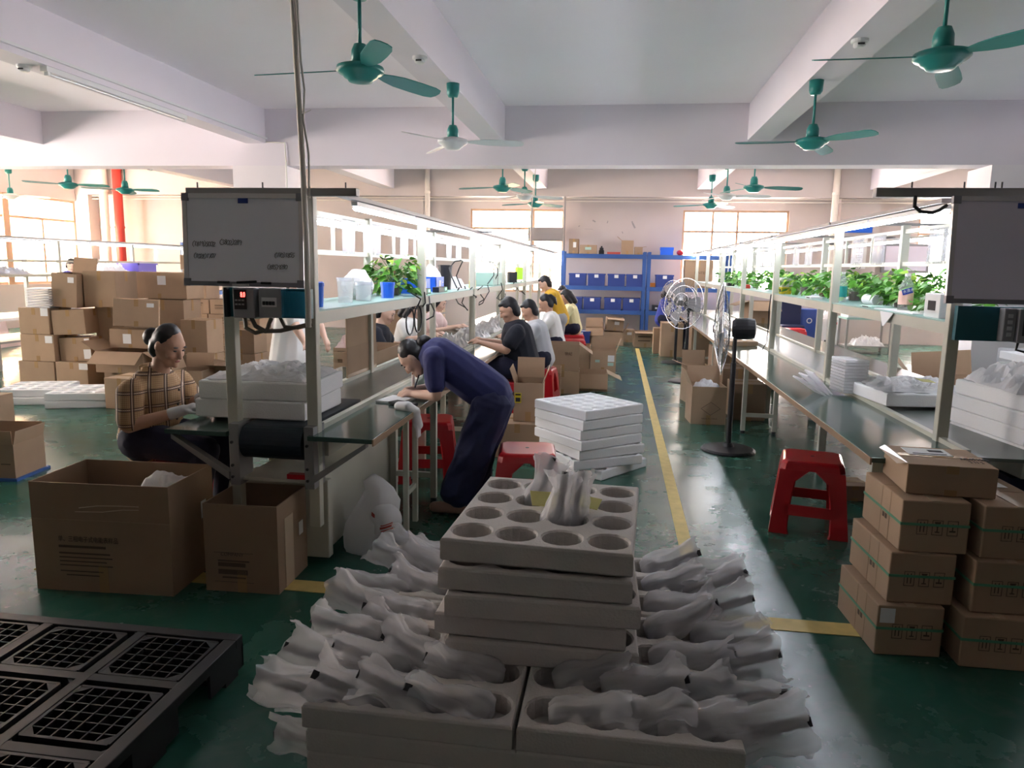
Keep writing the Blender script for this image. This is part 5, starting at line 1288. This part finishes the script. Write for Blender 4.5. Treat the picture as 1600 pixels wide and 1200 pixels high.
for y, lab in ((5.20, 'coil of black cable hanging under the left shelf, nearer loop'), (5.42, 'coil of black cable hanging under the left shelf, farther loop')):
    tag(MB().tube([(-1.48, y+.10*math.cos(a), 1.20+.10*math.sin(a)) for a in [2*PI*q/16 for q in range(17)]], .006, 5).obj('cable_coil', 'cable'), lab, 'cable')
tag(MB().tube([(1.64, 8.25, 1.36), (1.62, 8.2, 1.2), (1.64, 8.28, 1.0), (1.6, 8.1, .85), (1.5, 7.9, .76)], .006, 5).obj('power_cable', 'cable'), 'dark cable hanging from the right shelf down to the bench', 'cable')
# things on the left bench by the bent woman
for x, y, a, lab in ((-1.30, 4.75, .3, 'open white notebook under the bent woman hand'), (-1.36, 4.45, -.2, 'loose white papers beside the notebook'), (-1.24, 4.6, .5, 'small paper slip at the bench edge')):
    s = {0: (.17, .22, .012), 1: (.14, .26, .006), 2: (.08, .09, .004)}[0 if 'notebook' in lab else 1 if 'loose' in lab else 2]
    tag(MB().box((x, y, .751+s[2]/2), s, a).obj('notebook' if 'notebook' in lab else 'paper_sheet', 'paper'), lab, 'paper')
tag(MB().box((-1.27, 4.30, .762), (.08, .17, .018), 1.1).obj('black_phone', 'black_plastic'), 'black phone lying on the left bench', 'phone')
o = thing('work_glove', 'white cotton glove draped over the left bench edge', 'glove', (-1.2, 4.16, .756))
mb = MB(); mb.capsule((-.06, .02, .012), (.0, 0, .014), .03, .035, (0, 1, 0), 1.0).capsule((0, 0, .014), (.05, -.01, -.01), .03, .03).capsule((.05, -.01, -.02), (.065, -.01, -.09), .028, .03)
for q in (-1, 0, 1): mb.capsule((.065, -.01+.02*q, -.09), (.068, -.01+.024*q, -.16), .011, .008)
mb.capsule((.05, .02, -.03), (.065, .045, -.08), .011, .008)
remesh(mb.obj('glove_cloth', 'paper', o), .005, 2)
# heaps of small parts in front of the workers
for x, y, w, d, h, s_, lab in ((-1.72, 6.9, .3, .4, .07, 61, 'tray of white small parts on the belt in front of the bent woman'), (-1.70, 7.5, .32, .5, .1, 62, 'heap of white and grey parts on the belt by the dark shirted worker'), (-1.66, 8.4, .36, .6, .1, 63, 'heap of white parts on the belt by the black shirted man'), (-1.68, 9.6, .36, .9, .1, 64, 'long heap of white parts on the belt by the white shirted woman'), (-1.68, 11.0, .36, 1.2, .1, 65, 'far heap of white parts on the belt')):
    heap(lab, (x, y, .777), w, d, h, s_, 'whitefilm', 48, 1.6, name='parts_heap')
carton('flat brown tray carton under the parts by the dark shirted worker', -2.10, 7.3, .752, .25, .4, .04, 0, opened={})
# right side background near the bench end
carton('open brown carton leaning beyond the right line', 3.05, 7.2, .30, .5, .46, .36, -.35, (0, -.12), opened={'b': 10, 'l': 30}, stick=[('f', -.6, .7, .1, .08)])
o = thing('blue_tote', 'blue plastic tote under the leaning brown carton at the right', 'tote', (3.05, 7.2, 0), -.35); MB().bx(-.3, .3, -.25, .25, 0, .27).obj('tote_body', 'bluebright', o); 
for k in range(6): MB().bx(-.28+.1*k, -.22+.1*k, -.256, -.25, .05, .22).obj('tote_rib', 'bluebin', o)
carton('wide brown carton behind the five-high foam stack', 3.15, 5.6, .45, .75, .5, .45, .05, opened={'f': 100}, m='card')
carton('carton under the wide brown one behind the foam stack', 3.15, 5.6, 0, .75, .5, .445, .05)
wrapped('clear-wrapped machine parts on the wide brown carton', 3.2, 5.75, .91, .7, .4, .16, 'white_plastic', 2)
# ================================================================ PEOPLE
def V(*a): return Vector(a)
def hand(mb, wrist, d, nrm, r=.0085, curl=.5, flip=1):
    """palm, four unequal fingers bent twice, thumb from the side of the palm near its base"""
    d = Vector(d).normalized(); nrm = Vector(nrm); nrm = (nrm-d*nrm.dot(d)).normalized(); sd = d.cross(nrm)*flip
    w = Vector(wrist); pe = w+d*.085
    mb.capsule(w+d*.02, w+d*.07, .024, .027, sd, 1.35)
    for k, L in enumerate((.066, .075, .070, .055)):
        b = pe+sd*(.030-.020*k)-d*(.004*abs(k-1)); e1 = b+(d*math.cos(curl*.7)+nrm*math.sin(curl*.7))*L*.55; e2 = e1+(d*math.cos(curl*1.9)+nrm*math.sin(curl*1.9))*L*.5
        mb.capsule(b-d*.012, e1, r*1.1, r, n=8); mb.capsule(e1, e2, r, r*.85, n=8)
    tb = w+d*.030+sd*.030; t1 = tb+(d*.7+sd*.6+nrm*.35).normalized()*.035; t2 = t1+(d*.85+sd*.1+nrm*.45).normalized()*.030
    mb.capsule(tb-sd*.012, t1, r*1.35, r*1.1, n=8); mb.capsule(t1, t2, r*1.1, r*.9, n=8)
SEAT = dict(pelvis=V(0, 0, .58), chest=V(.07, 0, .875), neck=V(.09, 0, 1.01), head=V(.15, 0, 1.125), face=V(.85, 0, -.5),
            shL=V(.07, .175, .91), shR=V(.07, -.175, .91), elL=V(.17, .22, .75), elR=V(.17, -.22, .75), wrL=V(.40, .12, .80), wrR=V(.40, -.12, .80),
            hipL=V(.0, .09, .575), hipR=V(.0, -.09, .575), knL=V(.40, .12, .54), knR=V(.40, -.12, .54), anL=V(.36, .12, .07), anR=V(.36, -.12, .07))
STAND = dict(SEAT, pelvis=V(0, 0, .84), chest=V(.13, 0, 1.155), neck=V(.17, 0, 1.28), head=V(.25, 0, 1.37), shL=V(.13, .175, 1.19), shR=V(.13, -.175, 1.19),
             elL=V(.20, .21, 1.0), elR=V(.20, -.21, 1.0), wrL=V(.42, .10, .90), wrR=V(.42, -.10, .90), hipL=V(0, .09, .82), hipR=V(0, -.09, .82),
             knL=V(.02, .10, .45), knR=V(.02, -.10, .45), anL=V(0, .10, .07), anR=V(0, -.10, .07))
def person(label, loc, rz, P, shirt, trousers, hair='short', skin='skin', fat=1.0, sleeve=.62, flare=0.0, vox=.012, shoe='shoe', glove=False, legs=True, face=True, scale=1.0, long=False, group='workers', bare=False):
    g = lambda k: P[k]
    side = (g('shL')-g('shR')).normalized(); fd = g('face').normalized(); hs = (side-fd*side.dot(fd)).normalized(); hu = fd.cross(hs).normalized()
    if hu.dot(g('head')-g('neck')) < 0: hu = -hu
    H = g('head'); hr = Matrix((fd, hs, hu)).transposed()
    b = MB()
    b.ell(H, (.090, .073, .108), hr); b.capsule(H+fd*.035-hu*.07, H+fd*.052-hu*.085, .045, .034, hs, 1.1)      # skull, jaw
    b.ell(H+fd*.052+hu*.02, (.038, .060, .045), hr)                                                                # brow
    b.capsule(H+fd*.088+hu*.008, H+fd*.105-hu*.030, .008, .014)                                                  # nose
    b.ell(H+fd*.083-hu*.062, (.016, .026, .012), hr); b.ell(H+fd*.085-hu*.088, (.02, .024, .018), hr)             # mouth, chin
    for s in (-1, 1):
        b.ell(H+hs*s*.074-fd*.005-hu*.008, (.018, .010, .030), hr); b.ell(H+fd*.062+hs*s*.035-hu*.028, (.028, .026, .028), hr)
    b.capsule(g('neck')-V(0, 0, .03), H-hu*.06-fd*.02, .052, .047)
    b.capsule(g('pelvis'), g('chest'), .125*fat, .120*fat, side, 1.25); b.capsule(g('shL'), g('shR'), .055, .055)
    b.capsule(g('hipL'), g('hipR'), .105*fat, .105*fat)
    for q in 'LR':
        sh, el, wr = g('sh'+q), g('el'+q), g('wr'+q)
        b.capsule(sh, el, .050*fat, .039*fat); b.capsule(el, wr, .039*fat, .027); n = V(0, 0, -1)
        if not glove: hand(b, wr, wr-el, n, flip=1 if q == 'L' else -1)
        hp, kn, an = g('hip'+q), g('kn'+q), g('an'+q)
        if legs:
            b.capsule(hp, kn, .085*fat, .056*fat); b.capsule(kn, an, .054, .038)
    o = b.obj('person', skin, None, loc, rz); o.scale = (scale,)*3; tag(o, label, 'person', group); remesh(o, vox, 2)
    # shirt
    c = MB(); c.capsule(g('pelvis')+(g('pelvis')-g('chest')).normalized()*(.02 if not long else .24), g('chest'), (.145 if not long else .168)*fat, .136*fat, side, 1.27)
    c.capsule(g('shL'), g('shR'), .070, .070); c.capsule(g('chest'), g('chest').lerp(g('neck'), .55), .105*fat, .072, side, 1.25)
    for q in 'LR':
        sh, el, wr = g('sh'+q), g('el'+q), g('wr'+q)
        if sleeve <= 1: c.capsule(sh, sh.lerp(el, sleeve), .070*fat, .066*fat)
        else: c.capsule(sh, el, .070*fat, .055*fat); c.capsule(el, el.lerp(wr, .85), .055*fat, .040)
    for p in c.v: p += V(noise3(p, 9, 2), noise3(p, 9, 3), noise3(p, 9, 4))*.012
    remesh(c.obj('shirt', shirt, o), vox, 2)
    if legs:
        t = MB(); hk = .75 if long else 1; t.capsule(g('hipL'), g('hipR'), .125*fat*hk, .125*fat*hk); t.capsule(g('pelvis'), g('pelvis').lerp(g('chest'), .18*hk), .135*fat*hk, .128*fat*hk, side, 1.2)
        for q in 'LR':
            hp, kn, an = g('hip'+q), g('kn'+q), g('an'+q)
            t.capsule(hp, kn, .104*fat+flare*.35, .076*fat+flare*.85); t.capsule(kn, an+(kn-an).normalized()*(.05+flare*.6), .075*fat+flare*.85, .056+flare)
        if flare:
            for p in t.v: p += V(noise3((p.x*3, p.y*3, p.z*.4), 8, 11), noise3((p.x*3, p.y*3, p.z*.4), 8, 12), 0)*.035
        remesh(t.obj('trousers', trousers, o), vox, 2)
        ff = V(fd.x, fd.y, 0); ff = ff.normalized() if ff.length > .1 else V(1, 0, 0)
        for q in 'LR':
            an = g('an'+q); s_ = MB(); s_.capsule(V(an.x, an.y, .045)-ff*.03, V(an.x, an.y, .038)+ff*.14, .042, .034, ff.cross(V(0, 0, 1)), 1.15)
            for p in s_.v: p.z = max(p.z, .002)
            s_.obj('shoe', shoe, o, smooth=True)
    # hair
    h = MB(); h.ell(H-fd*.016+hu*.018, (.088, .078, .103), hr); h.ell(H-fd*.042-hu*.028, (.060, .076, .088), hr)
    if hair in ('short', 'long'): h.ell(H+fd*.040+hu*.072, (.044, .056, .024), hr)
    if hair == 'bun': h.ell(H-fd*.122-hu*.014, (.050, .050, .056), hr); h.capsule(H-fd*.05, H-fd*.095, .045, .03)
    for p in h.v: p += V(noise3(p, 30, 7), noise3(p, 30, 8), noise3(p, 30, 9))*.006
    if hair == 'pony': h.capsule(H-fd*.10+hu*.04, H-fd*.13-hu*.02, .035, .03); h.capsule(H-fd*.13-hu*.02, H-fd*.12-hu*.10, .03, .014)
    if hair == 'long':
        for s in (-1, 1): h.capsule(H+hs*s*.06+fd*.0, H+hs*s*.07-hu*.14-fd*.02, .035, .03)
        h.capsule(H-fd*.07, H-fd*.09-hu*.16, .06, .05, hs, 1.2)
    remesh(h.obj('hair', 'hair', o), max(.008, vox*.8), 2)
    if face:
        for s in (-1, 1):
            MB().ell(H+fd*.083+hs*s*.031+hu*.002, (.007, .013, .0045), hr, 10, 6).obj('eye', 'eye', o, smooth=True)
            MB().ell(H+fd*.083+hs*s*.032+hu*.024, (.008, .019, .0035), hr, 10, 6).obj('eyebrow', 'hair', o, smooth=True)
        MB().ell(H+fd*.096-hu*.060, (.006, .021, .0065), hr, 10, 6).obj('mouth', 'lips', o, smooth=True)
    if glove:
        for q in 'LR':
            gm = MB(); wr, el = g('wr'+q), g('el'+q); hand(gm, wr, wr-el, V(0, 0, -1), .0105, flip=1 if q == 'L' else -1); gm.capsule(wr-(wr-el).normalized()*.05, wr+(wr-el).normalized()*.02, .034, .031)
            remesh(gm.obj('glove', 'glove', o), .005, 1)
    return o
# seated woman in plaid, facing the conveyor
PW = dict(SEAT, pelvis=V(-.02, 0, .59), chest=V(.03, 0, .855), neck=V(.07, 0, .985), head=V(.135, 0, 1.130), shL=V(.055, .19, .88), shR=V(.03, -.19, .88), face=V(.90, -.10, -.42),
          elL=V(.10, .23, .74), elR=V(.05, -.25, .70), wrL=V(.28, .08, .82), wrR=V(.29, -.13, .775), hipL=V(.0, .09, .585), hipR=V(.0, -.09, .585),
          knL=V(.42, .13, .55), knR=V(.42, -.11, .555), anL=V(.34, .12, .10), anR=V(.32, -.12, .10))
pw = person('seated woman in a brown plaid shirt and grey gloves working at the left conveyor', (-2.66, 3.88, 0), -.08, PW, 'plaid', 'navytrousers', 'bun', 'skin', 1.06, .85, 0, .0075, 'shoe', True, group=None)
for z, a, lab in ((.775, .3, 'metal-tipped bagged part lying on the bench under her gloves'), (.80, .1, 'slim bagged part held above the bench by the seated woman')):
    q = Matrix.Rotation(.9+a, 4, 'Z') @ Matrix.Rotation(1.35, 4, 'Y')
    bag(lab, (-2.22, 3.78+.1*a, z), tuple(q.to_euler()), None, s=.65)
cm = MB()
for s in (-1, 1): cm.capsule((.02, s*.062, .985), (.125, s*.030, .925), .020, .016, (0, 0, 1), 1.5); cm.capsule((-.005, s*.02, .995), (.025, s*.066, .98), .020, .020)
cm.capsule((-.015, -.04, .995), (-.015, .04, .995), .022, .022)
remesh(cm.obj('collar', 'plaid', pw), .008, 1)
for k in range(4): MB().ell((.190-.012*k, .0, .87-.085*k), (.005, .008, .008), None, 8, 6).obj('button', 'eye', pw, smooth=True)
# bent woman writing at the bench (faces -X, towards the left line)
PB = dict(pelvis=V(-.13, 0, .80), chest=V(.20, 0, 1.02), neck=V(.28, 0, 1.035), head=V(.375, -.0, 1.015), face=V(.55, .0, -.83),
          shL=V(.20, .165, 1.03), shR=V(.20, -.165, 1.03), elL=V(.17, .21, .80), elR=V(.20, -.22, .80), wrL=V(.34, .10, .785), wrR=V(.36, -.02, .795),
          hipL=V(-.155, .080, .735), hipR=V(-.155, -.080, .735), knL=V(-.05, .09, .42), knR=V(-.06, -.09, .42), anL=V(.07, .09, .08), anR=V(.02, -.09, .08))
person('standing woman in dark navy bent over the bench writing in a notebook', (-.92, 4.62, 0), PI, PB, 'navy', 'navywide', 'bun', 'skin_light', .95, .72, .062, .0075, 'shoepink', False, face=True, group=None)
tag(MB().cyl((-1.285, 4.61, .80), (-1.25, 4.60, .90), .005, n=8).obj('pen', 'pen'), 'black pen in the hand of the bent woman', 'pen')
tag(MB().cyl((-1.31, 4.66, .755), (-1.305, 4.66, .93), .012, n=10).obj('white_tube', 'paper'), 'white tube standing by the notebook of the bent woman', 'tube')
# workers along the left line, aisle side, facing -X
def seated(label, x, y, shirt, trousers, hair, rz=PI, **k):
    P = dict(SEAT); dz = k.pop('dz', 0); return person(label, (x, y, dz), rz, P, shirt, trousers, hair, **k)
seated('man in a black collared shirt sitting on a red stool at the left line', -.92, 7.45, 'blacktee', 'navytrousers', 'short', PI+.12, fat=1.18, vox=.009, scale=1.05)
seated('man in a grey shirt sitting behind the one in black', -.84, 8.45, 'greytee', 'navytrousers', 'short', PI+.05, fat=1.1)
seated('woman in a white shirt with a ponytail sitting at the left line', -.83, 10.3, 'whitetee', 'navytrousers', 'pony', PI+.05)
person('standing worker in a mustard yellow shirt leaning over the line', (-.86, 11.5, 0), PI+.05, STAND, 'yellowtee', 'greytrousers', 'short', 'skin_light', 1.0, long=False)
seated('worker in a pale yellow shirt beyond the mustard shirt', -.72, 12.9, 'creamtee', 'navytrousers', 'long', PI+.05)
person('worker in a dark blue shirt farthest along the left line', (-.80, 14.0, 0), PI+.1, STAND, 'navy', 'navytrousers', 'short', 'skin_light', 1.0, sleeve=1.2, scale=.86)
# opposite side, facing +X
seated('worker in a dark patterned shirt on the far side of the left line', -2.50, 7.35, 'blacktee', 'navytrousers', 'short', .1, skin='skin_light')
seated('worker in a white shirt on the far side of the left line', -2.50, 8.45, 'whitetee', 'navytrousers', 'long', -.1, skin='skin_light')
seated('worker in a pink shirt on the far side of the left line', -2.50, 9.7, 'pinktee', 'posterred', 'long', -.1, skin='skin_light')
PH = dict(STAND, chest=V(.05, 0, 1.22), neck=V(.06, 0, 1.31), head=V(.09, 0, 1.44), shL=V(.05, .18, 1.25), shR=V(.05, -.18, 1.25), wrL=V(.25, .2, .9), wrR=V(.25, -.2, .9), pelvis=V(0, 0, .80), hipL=V(0, .09, .78), hipR=V(0, -.09, .78))
person('standing worker in a loose white shirt seen below the left control box', (-3.05, 6.6, 0), -.1, PH, 'whitetee', 'navytrousers', 'short', 'skin_light', 1.1, long=True)
# right side and far left
PR = {k: (v+V(0, 0, .08) if k != 'face' else v) for k, v in SEAT.items()}
PR.update(anL=V(.36, .12, .07), anR=V(.36, -.12, .07))
person('worker in a blue shirt perched beyond the standing fans', (.90, 14.62, 0), .2, PR, 'bluetee', 'navytrousers', 'long', 'skin_light', 1.0, sleeve=1.2)
tag(MB().bx(.74, 1.02, 14.45, 14.80, 0, .48).obj('carton_seat', 'card'), 'plain carton used as a seat by the blue shirted worker', 'carton')
person('worker in blue behind the far left packing bench', (-10.2, 12.6, 0), -.2, dict(STAND, head=V(.14, 0, 1.50), neck=V(.10, 0, 1.37), chest=V(.07, 0, 1.27), shL=V(.07, .17, 1.30), shR=V(.07, -.17, 1.30)), 'bluetee', 'navytrousers', 'short', 'skin_light')
# ================================================================ FINISH: bake modifiers and lettering into plain meshes
bpy.context.view_layer.update()
dg = bpy.context.evaluated_depsgraph_get()
done = {}
for o in BAKE:
    if o.data.name in done and False: continue
    me = bpy.data.meshes.new_from_object(o.evaluated_get(dg)); done[o.name] = me
for o in BAKE:
    me = done[o.name]; old = o.data; nm = old.name; o.modifiers.clear(); o.data = me; me.name = nm
    if old.users == 0: bpy.data.meshes.remove(old)
for o, name, m in TEXTS:
    me = bpy.data.meshes.new_from_object(o.evaluated_get(dg)); me.materials.clear(); me.materials.append(M[m])
    n_ = bpy.data.objects.new(name, me); COL.objects.link(n_); n_.parent = o.parent; n_.location = o.location; n_.rotation_euler = o.rotation_euler; n_.scale = o.scale
for o, name, m in TEXTS: bpy.data.objects.remove(o)
